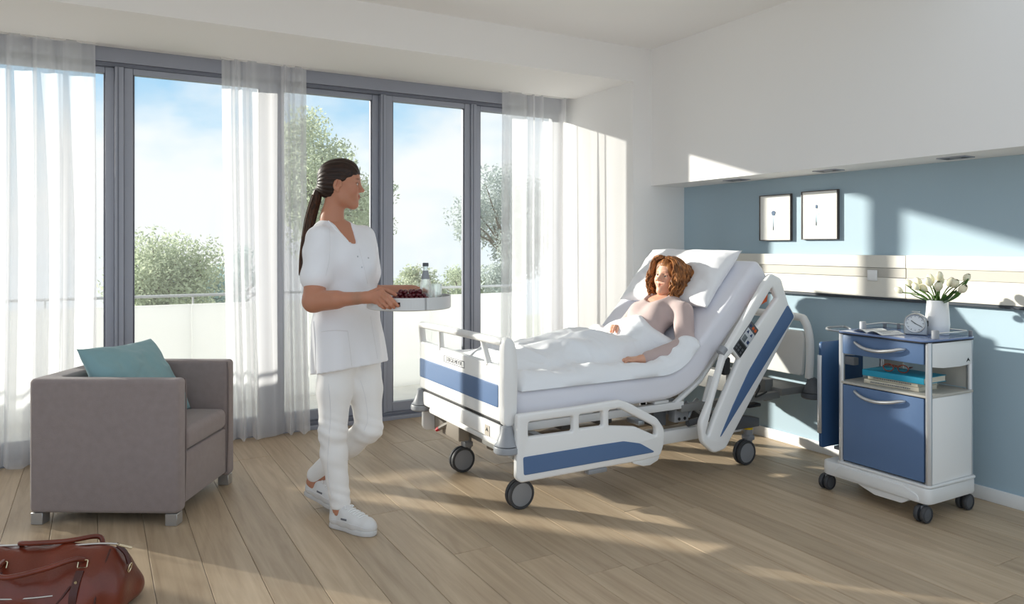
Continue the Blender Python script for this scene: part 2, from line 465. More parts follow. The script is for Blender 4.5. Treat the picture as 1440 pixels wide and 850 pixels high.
# ------------------------------------------------------------------ special materials
def node_mat(name):
    m = bpy.data.materials.new(name); MAT[name] = m; m.use_nodes = True; nt = m.node_tree; nt.nodes.clear()
    out = nt.nodes.new('ShaderNodeOutputMaterial'); return m, nt, nt.nodes.new, nt.links.new, out
def _oak():
    m = bpy.data.materials.new('oak'); MAT['oak'] = m; m.use_nodes = True; nt = m.node_tree; N = nt.nodes.new; L = nt.links.new; b = nt.nodes['Principled BSDF']
    tc = N('ShaderNodeTexCoord'); oi = N('ShaderNodeObjectInfo')
    off = N('ShaderNodeVectorMath'); off.operation = 'ADD'
    sc = N('ShaderNodeMath'); sc.operation = 'MULTIPLY'; sc.inputs[1].default_value = 37; L(oi.outputs['Random'], sc.inputs[0])
    L(tc.outputs['Object'], off.inputs[0]); L(sc.outputs[0], off.inputs[1])
    mp = N('ShaderNodeMapping'); mp.inputs['Scale'].default_value = (26, 1.6, 26); L(off.outputs[0], mp.inputs[0])
    n1 = N('ShaderNodeTexNoise'); n1.inputs['Scale'].default_value = 1; n1.inputs['Detail'].default_value = 7; n1.inputs['Roughness'].default_value = .62; n1.inputs['Distortion'].default_value = .8; L(mp.outputs[0], n1.inputs['Vector'])
    mp2 = N('ShaderNodeMapping'); mp2.inputs['Scale'].default_value = (5.5, .5, 5); L(off.outputs[0], mp2.inputs[0])
    n2 = N('ShaderNodeTexNoise'); n2.inputs['Scale'].default_value = 1; n2.inputs['Detail'].default_value = 2; n2.inputs['Distortion'].default_value = 1.5; L(mp2.outputs[0], n2.inputs['Vector'])
    rings = N('ShaderNodeMath'); rings.operation = 'MULTIPLY'; rings.inputs[1].default_value = 22; L(n2.outputs['Fac'], rings.inputs[0])
    sn = N('ShaderNodeMath'); sn.operation = 'SINE'; L(rings.outputs[0], sn.inputs[0])
    ma = N('ShaderNodeMath'); ma.operation = 'MULTIPLY_ADD'; ma.inputs[1].default_value = .07; L(sn.outputs[0], ma.inputs[0]); L(n1.outputs['Fac'], ma.inputs[2])
    cr = N('ShaderNodeValToRGB'); L(ma.outputs[0], cr.inputs[0]); e = cr.color_ramp.elements
    e[0].position = .25; e[0].color = srgb(166, 142, 113); e[1].position = .75; e[1].color = srgb(196, 174, 144)
    k = e.new(.5); k.color = srgb(183, 160, 130)
    hv = N('ShaderNodeHueSaturation'); mr = N('ShaderNodeMapRange'); mr.inputs['To Min'].default_value = .86; mr.inputs['To Max'].default_value = 1.1
    L(oi.outputs['Random'], mr.inputs['Value']); L(mr.outputs[0], hv.inputs['Value']); hv.inputs['Saturation'].default_value = .92; L(cr.outputs[0], hv.inputs['Color']); L(hv.outputs[0], b.inputs['Base Color'])
    b.inputs['Roughness'].default_value = .46; b.inputs['Specular IOR Level'].default_value = .4
    bp = N('ShaderNodeBump'); bp.inputs['Strength'].default_value = .12; bp.inputs['Distance'].default_value = .002; L(n1.outputs['Fac'], bp.inputs['Height']); L(bp.outputs[0], b.inputs['Normal'])
_oak()
def _glass():
    m, nt, N, L, out = node_mat('window_glass')
    t = N('ShaderNodeBsdfTransparent'); t.inputs[0].default_value = (.97, .985, .98, 1)
    g = N('ShaderNodeBsdfGlossy'); g.inputs['Roughness'].default_value = .02
    d = N('ShaderNodeBsdfTranslucent'); d.inputs[0].default_value = (1, 1, 1, 1)
    fr = N('ShaderNodeFresnel'); fr.inputs['IOR'].default_value = 1.25
    m0 = N('ShaderNodeMixShader'); m0.inputs[0].default_value = .015; L(t.outputs[0], m0.inputs[1]); L(d.outputs[0], m0.inputs[2])  # small white translucent share added as a veil for outdoor haze
    m1 = N('ShaderNodeMixShader'); L(fr.outputs[0], m1.inputs[0]); L(m0.outputs[0], m1.inputs[1]); L(g.outputs[0], m1.inputs[2]); L(m1.outputs[0], out.inputs[0])
_glass()
def _sheer():
    m, nt, N, L, out = node_mat('sheer_curtain')
    t = N('ShaderNodeBsdfTransparent'); tr = N('ShaderNodeBsdfTranslucent'); tr.inputs[0].default_value = (.93, .93, .95, 1)
    d = N('ShaderNodeBsdfDiffuse'); d.inputs[0].default_value = (.93, .93, .95, 1)
    m0 = N('ShaderNodeMixShader'); m0.inputs[0].default_value = .5; L(tr.outputs[0], m0.inputs[1]); L(d.outputs[0], m0.inputs[2])
    lw = N('ShaderNodeLayerWeight'); lw.inputs['Blend'].default_value = .35
    mr = N('ShaderNodeMapRange'); mr.inputs['To Min'].default_value = .52; mr.inputs['To Max'].default_value = .97; L(lw.outputs['Facing'], mr.inputs['Value'])
    m1 = N('ShaderNodeMixShader'); L(mr.outputs[0], m1.inputs[0]); L(t.outputs[0], m1.inputs[1]); L(m0.outputs[0], m1.inputs[2]); L(m1.outputs[0], out.inputs[0])
_sheer()
def _leaf(name, c):
    m, nt, N, L, out = node_mat(name)
    tc = N('ShaderNodeTexCoord'); nz = N('ShaderNodeTexNoise'); nz.inputs['Scale'].default_value = 1.6; L(tc.outputs['Object'], nz.inputs['Vector'])
    cr = N('ShaderNodeValToRGB'); L(nz.outputs['Fac'], cr.inputs[0]); e = cr.color_ramp.elements
    e[0].position = .3; e[0].color = tuple(v*.8 for v in c[:3])+(1,); e[1].position = .7; e[1].color = tuple(min(1, v*1.2) for v in c[:3])+(1,)
    d = N('ShaderNodeBsdfDiffuse'); t = N('ShaderNodeBsdfTranslucent'); L(cr.outputs[0], d.inputs[0]); L(cr.outputs[0], t.inputs[0])
    mx = N('ShaderNodeMixShader'); mx.inputs[0].default_value = .5; L(d.outputs[0], mx.inputs[1]); L(t.outputs[0], mx.inputs[2]); L(mx.outputs[0], out.inputs[0])
_leaf('leaves_pale', (.52, .57, .42)); _leaf('leaves_teal', (.36, .50, .48)); _leaf('leaves_olive', (.46, .52, .38)); _leaf('leaves_grey', (.48, .53, .51))
def _frost():
    m, nt, N, L, out = node_mat('parapet_frosted')
    t = N('ShaderNodeBsdfTranslucent'); t.inputs[0].default_value = (.92, .92, .91, 1); d = N('ShaderNodeBsdfDiffuse'); d.inputs[0].default_value = (.92, .92, .91, 1)
    mx = N('ShaderNodeMixShader'); mx.inputs[0].default_value = .55; L(t.outputs[0], mx.inputs[1]); L(d.outputs[0], mx.inputs[2]); L(mx.outputs[0], out.inputs[0])
_frost()

# ------------------------------------------------------------------ room shell
def struct(name, lo, hi, material, parent=None, bev=0.0):
    return tag(MB().box(lo, hi, bev).build(name, material, parent), kind='structure')
XW, YF, YB = 3.95, 4.29, -.7          # head wall, front of the bay, open end of the room behind the camera
CEIL, BAY = 2.767, 2.51
XL = -2.6
floor = struct('floor', (XL-.1, YB, -.2), (XW+.15, 5.34, -.012), 'oak')
def make_planks():
    rnd = random.Random(4); wd = .186; x = XL; i = 0
    while x < XW-.01:
        x1 = min(x+wd, XW); y = -.4-rnd.random()*1.9
        while y < 5.19:
            ln = 2.2; y1 = min(y+ln, 5.19); y0 = max(y, -.4)
            if y1-y0 > .05:
                g = .0008; c = .0026; hx = (x1-x)/2-g; hy = (y1-y0)/2-g; t = .012
                V = [(-hx, -hy, -t), (hx, -hy, -t), (hx, hy, -t), (-hx, hy, -t), (-hx, -hy, -c*.5), (hx, -hy, -c*.5), (hx, hy, -c*.5), (-hx, hy, -c*.5),
                     (-hx+c, -hy+c, 0), (hx-c, -hy+c, 0), (hx-c, hy-c, 0), (-hx+c, hy-c, 0)]
                Fc = [(0, 3, 2, 1), (8, 9, 10, 11)]
                for k in range(4):
                    j = (k+1) % 4; Fc += [(k, j, 4+j, 4+k), (4+k, 4+j, 8+j, 8+k)]
                o = link_mesh('plank', pmesh('plank', V, Fc), 'oak', floor); o.location = ((x+x1)/2, (y0+y1)/2, 0); i += 1
            y += ln
        x += wd
make_planks()
struct('ceiling', (XL-.1, 1.9, CEIL), (XW+.15, YF, CEIL+.15), 'ceiling_paint')
struct('wall_right', (XW, YB, -.2), (XW+.15, 5.6, CEIL+.15), 'blue_paint')
struct('wall_right_overhang', (3.62, YB, 1.745), (XW, YF, CEIL), 'wall_paint')
struct('wall_left', (XL-.15, 3.6, -.2), (XL, 5.6, CEIL+.15), 'wall_paint')
struct('wall_front_sunblock_left', (XL, YF, -.012), (-1.78, 5.6, CEIL+.15), 'wall_paint')  # unseen pier, added to keep the sun off the left floor
struct('wall_front_pier', (3.45, YF, -.012), (XW, 5.45, CEIL+.15), 'wall_paint')
struct('wall_front_lintel', (-1.78, YF, BAY), (3.45, 5.045, CEIL+.15), 'wall_paint')
struct('ceiling_curtain_slot', (-1.78, 5.045, BAY+.03), (3.45, 5.45, CEIL+.15), 'wall_paint')
bb = struct('baseboard_right', (XW-.014, -.5, 0), (XW, YF, .068), 'baseboard_white', bev=.003)
struct('baseboard_front', (3.46, YF-.014, 0), (XW-.014, YF, .068), 'baseboard_white', bev=.003)
# wall guard panels behind the bed
t = tag(empty('trim_1', (XW, 1.9, 0)), kind='structure')
for (y0, y1) in ((-.3, 1.09), (1.09, 2.486), (2.486, 4.29)):
    for (z0, z1, m, d) in ((1.17, 1.243, 'panel_light', .03), (1.115, 1.17, 'panel_stripe', .026), (1.0, 1.115, 'panel_light', .03)):
        MB().box((-d, y0+.0012-1.9, z0+.0006), (0, y1-.0012-1.9, z1-.0006), .002, 1).build('panel', m, t)
MB().box((-.034, -.3-1.9, .984), (0, 4.29-1.9, 1.0), .002, 1).build('edge_strip', 'dark_trim', t)

# ------------------------------------------------------------------ windows
YWIN = 5.25
HEAD, TRK = 2.385, .07
win = tag(empty('window_1', (1.0, YWIN, 0)), kind='structure')
def wbox(name, lo, hi, m, parent, bev=.003):
    return MB().box((lo[0]-1.0, lo[1]-YWIN, lo[2]), (hi[0]-1.0, hi[1]-YWIN, hi[2]), bev, 1).build(name, m, parent)
wbox('head_rail', (-1.78, YWIN-.01, 2.45), (3.45, YWIN+.12, BAY+.03), 'frame_grey', win)
wbox('head_profile', (-1.78, YWIN+.005, 2.425), (3.45, YWIN+.12, 2.45), 'frame_dark', win)
wbox('sill_track', (-1.78, YWIN-.05, -.012), (3.45, YWIN+.12, .022), 'frame_grey', win)
wbox('sill_step', (-1.78, YWIN-.012, .022), (3.45, YWIN+.12, .045), 'frame_dark', win)
def sash(x0, x1, yo):
    """one sliding sash: frame members and a pane"""
    w = .052; y0, y1 = YWIN+yo, YWIN+yo+.05
    s_ = empty('sash', (0, 0, 0), parent=win)
    wbox('stile', (x0, y0, .045), (x0+w, y1, 2.425), 'frame_grey', s_); wbox('stile', (x1-w, y0, .045), (x1, y1, 2.425), 'frame_grey', s_)
    wbox('top_rail', (x0+w, y0, HEAD), (x1-w, y1, 2.425), 'frame_grey', s_); wbox('bottom_rail', (x0+w, y0, .045), (x1-w, y1, .115), 'frame_grey', s_)
    wbox('glazing_bead', (x0+w, y0+.008, .115), (x0+w+.009, y1-.008, HEAD), 'frame_dark', s_); wbox('glazing_bead', (x1-w-.009, y0+.008, .115), (x1-w, y1-.008, HEAD), 'frame_dark', s_)
    wbox('pane', (x0+w, y0+.022, .115), (x1-w, y0+.030, HEAD), 'window_glass', s_, 0)
def post(x0, x1):
    p = wbox('post', (x0, YWIN-.004, .045), (x1, YWIN+.11, 2.425), 'frame_grey', win)
    wbox('groove', (x0+.3*(x1-x0), YWIN-.0055, .05), (x0+.3*(x1-x0)+.008, YWIN-.003, 2.42), 'frame_dark', p, 0)
for (a, b) in ((.098, .150), (1.03, 1.09), (1.842, 1.888), (2.592, 2.642)): post(a, b)
for k, (a, b) in enumerate(((-1.77, -.78), (-.74, .098), (.150, 1.03), (1.09, 1.842), (1.888, 2.592), (2.642, 3.45))): sash(a, b, .012+(.03 if k % 2 else 0))
post(-.78, -.74)

# ------------------------------------------------------------------ balcony
struct('balcony_floor', (XL, 5.37, -.22), (3.9, 6.66, -.03), 'balcony_stone')
par = tag(empty('balcony_parapet', (0, 6.54, 0)), 'white frosted balcony parapet beyond the sliding windows', 'parapet')
for i in range(6):
    x0 = -2.5+i*1.06; MB().box((x0, 0, -.03), (x0+1.058, .05, .815), .004, 1).build('panel', 'parapet_frosted', par)
hr = tag(empty('balcony_handrail', (0, 6.56, 0)), 'thin pale metal handrail above the balcony parapet', 'handrail')
MB().box((-2.5, -.015, .876), (3.86, .025, .898), .006, 2).build('rail', 'rail_metal', hr)
for i in range(7): MB().tube([(-2.4+i*1.03, .005, .817), (-2.4+i*1.03, .005, .88)], .008, 8).build('post', 'rail_metal', hr)

# ------------------------------------------------------------------ curtains
def curtain(x0, x1, xb0, xb1, nf, amp, seed, label, hem=.012):
    rnd = random.Random(seed); nx, nzv = int(60*nf), 48; V = []; ph = [rnd.random()*6.28 for _ in range(6)]
    for j in range(nzv+1):
        v = j/nzv; z = BAY+.028-v*(BAY+.028-hem)
        for i in range(nx+1):
            u = i/nx; e = v**1.3
            x = (x0+(x1-x0)*u)*(1-e)+(xb0+(xb1-xb0)*u)*e
            uu = u+.02*math.sin(2.3*v+ph[4])+.35/nf*math.sin(6.28*u*1.7+ph[3])
            a = amp*(.55+.45*min(1, v*2.2))*(.75+.5*nz3(u*3+seed, v*.8))
            w = math.sin(6.2832*nf*uu+ph[0]+.5*nz3(u*2, v*1.4, seed))
            w = math.copysign(abs(w)**.8, w)
            y = 5.12+a*w+.22*a*math.sin(6.2832*nf*2.37*uu+ph[1]+v*1.1)
            x += .25*a*math.sin(6.2832*nf*uu*1.0+ph[2])
            V.append((x, y, z+(.006*math.sin(6.2832*nf*uu) if j == nzv else 0)))
    Fc = [(j*(nx+1)+i, j*(nx+1)+i+1, (j+1)*(nx+1)+i+1, (j+1)*(nx+1)+i) for j in range(nzv) for i in range(nx)]
    e = tag(empty('sheer_curtain', ((x0+x1)/2, 5.12, 0)), label, 'curtain', 'sheer curtains at the windows')
    me = pmesh('curtain_cloth', [(a-(x0+x1)/2, b-5.12, c) for a, b, c in V], Fc); shade(me)
    link_mesh('cloth', me, 'sheer_curtain', e)
    xm = (x0+x1)/2
    MB().box((x0-xm-.01, -.012, BAY+.008), (x1-xm+.01, .012, BAY+.0295), .002, 1).build('heading_tape', 'wall_paint', e)
curtain(-1.70, -.005, -1.70, .01, 9, .050, 3, 'wide white sheer curtain behind the armchair')
curtain(.715, 1.265, .76, 1.30, 3.6, .060, 8, 'gathered white sheer curtain just behind the nurse')
curtain(2.81, 3.41, 2.80, 3.42, 4.2, .050, 15, 'white sheer curtain beside the window bay side wall')

# ------------------------------------------------------------------ outdoors
tag(MB().box((-40, 6.9, -4.2), (45, 48, -4.0)).build('garden_ground', 'lawn_pale'), kind='structure')
def at(px, py, Y):
    u = (px-720)/F_PX; s_, c_ = math.sin(YAW), math.cos(YAW); r = (s_+u*c_, c_-u*s_, -(py-HORIZON)/F_PX); t_ = Y/r[1]
    return Vector((r[0]*t_, Y, CAM_H+r[2]*t_))
def tree(px, py, Y, rx, rz, n, size, material, label, seed, loose=0.0, name='garden_tree', cat='tree'):
    c = at(px, py, Y); rnd = random.Random(seed); base = Vector((c.x, c.y, -4.0))
    e = tag(empty(name, base), label, cat)
    m = MB(); m.tube(smooth_pts([(0, 0, 0), (.1, .05, (c.z+4)*.5), (0, 0, c.z+4-rz*.2)], 4), [.09]*5+[.07, .06, .05, .03], 8); tr = m.build('trunk', 'bark', e)
    clumps = []
    for k in range(int(46-24*loose)):
        while True:
            p = Vector((rnd.uniform(-1, 1), rnd.uniform(-1, 1), rnd.uniform(-1, 1)))
            if .25 < p.length < .85: break
        clumps.append((Vector((p.x*rx, p.y*rx, p.z*rz)), (.36+.16*rnd.random())*min(rx, rz)*(1-.45*loose)))
    mb = MB()
    for cl, _r in clumps:
        if cl.z > -rz*.5: mb.tube([(0, 0, c.z+4-rz*.4), (cl.x*.5, cl.y*.5, c.z+4+cl.z*.5-.15*rz), (cl.x, cl.y, c.z+4+cl.z)], [.035, .02, .008], 5)
    mb.build('branches', 'bark', e)
    V = []; Fc = []
    for i in range(int(n*2.0)):
        cl, r = clumps[rnd.randrange(len(clumps))]
        d = Vector((rnd.gauss(0, 1), rnd.gauss(0, 1), rnd.gauss(0, 1))).normalized()*r*(rnd.random()**.45)
        p = cl+d+Vector((0, 0, c.z+4)); q = Quaternion((rnd.gauss(0, 1), rnd.gauss(0, 1), rnd.gauss(0, 1), rnd.gauss(0, 1))).normalized()
        sz = size*.66*(.6+.8*rnd.random()); k = len(V)
        V += [p+q @ Vector(w)*sz for w in ((-1, 0, 0), (0, -.45, .05), (1, 0, 0), (0, .45, .05))]; Fc.append((k, k+1, k+2, k+3))
    o = link_mesh('foliage', pmesh('foliage', V, Fc), material, e); o['kind'] = 'stuff'
tree(226, 404, 15, 1.0, 1.0, 9000, .055, 'leaves_pale', 'pale green round tree seen above the parapet behind the armchair', 1)
tree(278, 416, 19, 1.0, .90, 6000, .065, 'leaves_teal', 'bluish green round tree right of the pale one', 2)
tree(448, 262, 14, 1.25, 1.5, 9000, .060, 'leaves_pale', 'tall pale green tree behind the nurse', 3, .3)
tree(336, 400, 21, .85, 1.6, 2600, .05, 'leaves_teal', 'thin tree showing at the edge of the middle curtain', 4, .8)
tree(505, 320, 17, .9, .9, 3500, .055, 'leaves_pale', 'lower pale tree right of the nurse head', 9, .5)
tree(712, 318, 13, 1.15, 1.6, 8000, .055, 'leaves_grey', 'grey green tree with open twigs behind the right window', 5, .6)
tree(805, 300, 15, 1.5, 1.7, 8000, .07, 'leaves_grey', 'big grey green tree behind the right hand curtain', 6, .2)
tree(580, 410, 14, .75, .55, 3500, .045, 'leaves_pale', 'pale bush above the parapet behind the tray', 7, .4, 'garden_bush', 'bush')
tree(652, 408, 16, .9, .6, 4000, .05, 'leaves_olive', 'olive bush above the parapet right of the glass', 8, .4, 'garden_bush', 'bush')
tree(700, 412, 18, .9, .6, 3000, .05, 'leaves_teal', 'dark bush above the parapet behind the footboard', 12, .2, 'garden_bush', 'bush')

# ------------------------------------------------------------------ wall things
def picture(y0, y1, z0, z1, kind, label):
    e = tag(empty('framed_picture', (XW, (y0+y1)/2, z0)), label, 'picture', 'framed pictures over the bed')
    w, h = y1-y0, z1-z0; f = .0055; d = .022
    plate('frame', rect(-w/2, w/2, 0, h), [rect(-w/2+f, w/2-f, f, h-f)], d, .001, 'picture_frame', e, 'yz', -d/2-.002)
    MB().box((-.018, -w/2+f*.5, f*.5), (-.004, w/2-f*.5, h-f*.5)).build('mat_board', 'mat_board', e)
    # print: dark seed head with a pale blue feathered streak
    cy = .02 if kind else .012; zt = h*.66 if kind else h*.60
    bl = []; n = 14
    for k in range(n+1): t_ = k/n; bl.append((cy+.016*math.sin(math.pi*min(1, t_*1.1)**.7)+.002*math.sin(k*3), zt-.012-t_*h*.34))
    br = [(2*cy-a-.004*math.sin(k*2.1), b) for k, (a, b) in enumerate(bl)][::-1]
    MB().prism(bl+br, -.0195, -.0181, 'yz').build('print_streak', 'print_blue', e, None)
    dk = [(cy+.016*(1+.15*math.sin(5*a))*math.cos(a), zt+.017*math.sin(a)) for a in [k*.3927 for k in range(16)]]
    if kind: dk = [(cy+.012*math.cos(a)*(.6+.4*abs(math.sin(a))), zt+.004+.012*math.sin(a)) for a in [k*.3927 for k in range(16)]]
    MB().prism(dk, -.0206, -.0194, 'yz').build('print_spot', 'print_dark', e, None)
picture(3.272, 3.531, 1.330, 1.636, 0, 'framed print with a round dark spot, nearer the windows')
picture(2.924, 3.189, 1.335, 1.642, 1, 'framed print with a long pale blue streak, farther from the windows')
e = tag(empty('wall_switch', (XW-.03, 2.685, 1.125)), 'square white switch on the striped wall panel', 'switch')
MB().box((-.008, -.031, -.031), (0, .031, .031), .003).build('plate', 'plastic_white', e); MB().box((-.0115, -.024, -.024), (-.0075, .024, .024), .002).build('rocker', 'plastic_white', e)
for (y, w, l) in ((3.60, .08, 'nearest the window bay'), (2.88, .075, 'above the second picture'), (2.137, .07, 'above the bedside cabinet')):
    e = tag(empty('recessed_downlight', (3.785, y, 1.745)), 'recessed square downlight in the overhang '+l, 'downlight', 'downlights in the overhang')
    plate('frame', rect(-.05, .05, -w, w, .004), [rect(-.042, .042, -w+.008, w-.008)], .006, .001, 'frame_grey', e, 'xy', -.0025)
    MB().box((-.042, -w+.008, -.004), (.042, w-.008, -.001)).build('baffle', 'lamp_dark', e)
    MB().lathe([(.0, -.006), (.024, -.006), (.028, -.003)], 18).build('lens', 'grey_plastic', e)
# ------------------------------------------------------------------ hospital bed
BED = tag(empty('hospital_bed', (2.6, 3.48, 0)), 'white electric hospital bed with blue inlays, backrest raised', 'bed')
BO = Vector((2.6, 3.48, 0))
class BB(MB):
    """builder in room coordinates, stored relative to the bed"""
    def build(s, name, material, parent=None, smooth=40, off=BO):
        s.v = [(a-off.x, b-off.y, c-off.z) for a, b, c in s.v]
        return super().build(name, material, parent or BED, smooth)
def bplate(name, outline, holes, thick, bev, material, parent, Y, seg=2):
    o = plate(name, [(a-BO.x, b) for a, b in outline], [[(a-BO.x, b) for a, b in h] for h in holes], thick, bev, material, parent, 'xz', Y-BO.y, seg); return o
def bplate_y(name, outline, holes, thick, bev, material, parent, X, seg=2):
    return plate(name, [(a-BO.y, b) for a, b in outline], [[(a-BO.y, b) for a, b in h] for h in holes], thick, bev, material, parent, 'yz', X-BO.x, seg)
# footboard
YN, YFAR = 2.975, 4.02
fb = bplate_y('footboard', arc_poly([(YN+.01, .468), (YFAR, .468), (YFAR, .735), (YFAR-.03, .738), (YN+.07, .728), (YN+.01, .728)], .012), [], .036, .006, 'plastic_white', BED, 1.668)
bplate_y('blue_inlay', arc_poly([(YN+.078, .532), (YFAR-.004, .532), (YFAR-.004, .640), (YN+.078, .640)], .012), [], .004, .0008, 'rail_blue', fb, 1.6495)
m = BB(); p = smooth_pts([(1.665, YFAR-.012, .735), (1.660, YFAR-.010, .79), (1.655, YFAR-.02, .826), (1.652, YFAR-.07, .836), (1.645, 3.5, .845), (1.650, YN+.10, .846), (1.655, YN+.03, .846)], 6)
m.tube(p, .0195, 12); m.build('top_handle', 'plastic_offwhite', fb)
m = BB(); pr = [(1.640, .468), (1.700, .468), (1.712, .60), (1.712, .76), (1.698, .84), (1.675, .866), (1.648, .866), (1.636, .83), (1.634, .70), (1.636, .56)]
m.prism(smooth_pts([(a, b) + (0,) for a, b in pr], 4, True) and [(q.x, q.y) for q in smooth_pts([(a, b, 0) for a, b in pr], 4, True)], YN-.004, YN+.05, 'xz', .014); m.build('end_post', 'plastic_white', fb)
for yt, yb in ((3.735, 3.735), (3.23, 3.17)):
    BB().tube([(1.662, yb, .72), (1.655, yt, .84)], [.017, .013], 10).build('strut', 'plastic_offwhite', fb)
Mt = lambda x, y, z: Matrix(((0, 0, -1, x-BO.x), (-1, 0, 0, y-BO.y), (0, 1, 0, z), (0, 0, 0, 1)))
text_mesh('maker_lettering', 'STIEGELMEYER', .030, .0006, 'logo_grey', fb, Mt(1.6490, 3.548, .682))
bplate_y('logo_border', rect(3.42, 3.676, .664, .700), [rect(3.424, 3.672, .668, .696)], .002, .0003, 'logo_grey', fb, 1.6497)
# beam below the footboard
fbm = BB().box((1.648, YN+.06, .372), (1.742, YFAR-.05, .452), .008).build('end_beam', 'plastic_white')
BB().box((1.662, YN+.07, .334), (1.742, YFAR-.1, .366), .012).build('lower_end_beam', 'plastic_offwhite')
BB().box((1.655, YN+.05, .453), (1.735, YFAR-.04, .467), .001).build('gap_strip', 'black_plastic')
st = BB().box((1.6455, 3.135, .378), (1.6485, 3.185, .428), .0005, 1).build('sticker', 'sticker')
bplate_y('sticker_mark', [(3.145, .398), (3.160, .418), (3.175, .398), (3.160, .404)], [], .001, .0002, 'black_plastic', st, 1.6448)
# corner bumpers
def bumper(x, y, z, mm='bumper_grey', s=1.0):
    b_ = BB().lathe([(.020*s, z+.125), (.027*s, z+.12), (.034*s, z+.09), (.052*s, z+.045), (.060*s, z+.038), (.0, z+.038)], 22, (x, y, 0)).build('bumper', mm)
    BB().lathe([(.0, z+.034), (.061*s, z+.034), (.064*s, z+.028), (.064*s, z+.006), (.058*s, z), (.0, z)], 22, (x, y, 0)).build('bumper_disc', mm, b_)
bumper(1.660, 2.985, .335); bumper(1.660, 4.015, .335)
bumper(3.775, 2.985, .372, 'dark_grey_plastic'); bumper(3.775, 4.005, .372, 'dark_grey_plastic')
# headboard
hb = bplate_y('headboard', arc_poly([(3.045, .50), (3.955, .50), (3.975, .74), (3.96, .775), (3.04, .775), (3.025, .74)], .02), [], .03, .006, 'plastic_warm', BED, 3.765)
p = smooth_pts([(3.765, 3.0, .492), (3.765, 2.992, .62), (3.765, 2.996, .74), (3.765, 3.03, .835), (3.765, 3.10, .858), (3.765, 3.5, .862), (3.765, 3.90, .858), (3.765, 3.97, .835), (3.765, 4.0, .74), (3.765, 4.0, .62), (3.765, 4.0, .492)], 5)
BB().tube(p, .024, 12).build('hoop', 'plastic_offwhite', hb)
BB().box((3.55, 3.02, .40), (3.79, 3.98, .445), .008).build('head_beam', 'chassis_grey')
BB().box((3.50, 3.10, .36), (3.57, 3.86, .49), .008).build('head_bracket', 'chassis_grey')
# lying-surface frame
for y in (3.06, 3.90):
    BB().box((1.74, y-.018, .405), (2.80, y+.018, .445), .004).build('side_tube', 'plastic_offwhite')
    BB().tube([(2.74, y, .43), (2.93, y, .545), (3.36, y, .99)], .016, 8).build('backrest_tube', 'plastic_offwhite')
    BB().box((2.78, y-.02, .385), (3.56, y+.02, .425), .004).build('side_tube', 'chassis_grey')
for x in (1.85, 2.1, 2.35, 2.6): BB().box((x, 3.05, .446), (x+.10, 3.90, .462), .004).build('slat', 'plastic_offwhite')
dirb = Vector((math.cos(.803), 0, math.sin(.803)))
for s_ in (.30, .48, .66, .84):
    c = Vector((2.75, 0, .445))+dirb*s_
    Mx = Matrix.Translation((c.x-BO.x, -.005, c.z)) @ Matrix.Rotation(-.803, 4, 'Y')
    MB().box((-.05, -.40, -.004), (.05, .40, .008), .003, 1, Mx).build('backrest_slat', 'plastic_offwhite', BED)
# chassis: lift columns, base beams, drives
BB().box((1.90, 3.30, .16), (3.20, 3.36, .225), .008).build('base_beam', 'taupe_plastic')
BB().box((1.90, 3.60, .16), (3.20, 3.66, .225), .008).build('base_beam', 'taupe_plastic')
BB().box((2.66, 3.095, .205), (3.30, 3.145, .278), .008).build('long_beam', 'plastic_offwhite')
for x in (2.02, 3.05):
    BB().box((x-.055, 3.42, .17), (x+.055, 3.55, .40), .01).build('lift_column', 'taupe_plastic')
BB().box((2.70, 3.16, .35), (2.84, 3.24, .435), .006).build('junction_box', 'grey_plastic')
jb = BB().box((2.78, 3.095, .315), (2.885, 3.150, .405), .008).build('drive_box', 'bumper_grey')
for x in (2.812, 2.853): BB().tube([(x, 3.0955, .335), (x, 3.092, .335)], .009, 10).build('socket', 'black_plastic', jb)
BB().box((2.70, 3.10, .40), (2.735, 3.14, .46), .004).build('hanger', 'dark_grey_plastic')
BB().box((2.66, 3.13, .30), (2.75, 3.25, .40), .006).build('motor', 'dark_grey_plastic')
BB().tube([(2.90, 3.12, .33), (2.93, 3.12, .39), (2.98, 3.13, .42)], .012, 8).build('actuator_rod', 'steel')
BB().tube([(2.88, 3.10, .30), (2.96, 3.10, .31)], .018, 10).build('actuator_motor', 'dark_grey_plastic')
BB().tube([(2.84, 3.07, .43), (2.94, 3.07, .36), (3.10, 3.07, .42)], .010, 8).build('linkage', 'steel')
BB().tube([(2.96, 3.06, .40), (3.02, 3.06, .56)], .016, 8).build('linkage', 'plastic_offwhite')
BB().tube(smooth_pts([(3.30, 3.04, .52), (3.36, 3.02, .48), (3.33, 3.02, .42), (3.42, 3.02, .44)], 5), .006, 6).build('cable', 'black_plastic')
BB().box((3.32, 3.06, .345), (3.42, 3.12, .365), .005).build('brake_pedal', 'black_plastic')
BB().box((3.18, 3.04, .47), (3.24, 3.07, .50), .004).build('release_tab', 'yellow')
for x, n in ((2.05, 0), (2.28, 1)):
    BB().box((x, 3.12, .36), (x+.09, 3.3, .44), .006).build('crossbar_mount', 'dark_grey_plastic')
BB().tube([(1.80, 3.2, .39), (1.96, 3.2, .36), (2.30, 3.2, .40)], .012, 8).build('linkage', 'alu')
# foot-end column cover, pedal
BB().box((1.73, 3.66, .215), (1.80, 4.0, .345), .012).build('column_cover', 'taupe_plastic')
pd = BB().tube([(1.76, 3.80, .30), (1.71, 3.88, .248)], [.020, .012], 8).build('brake_lever', 'taupe_plastic')
BB().tube([(1.711, 3.878, .249), (1.700, 3.896, .236)], [.0135, .010], 8).build('lever_tip', 'red', pd)
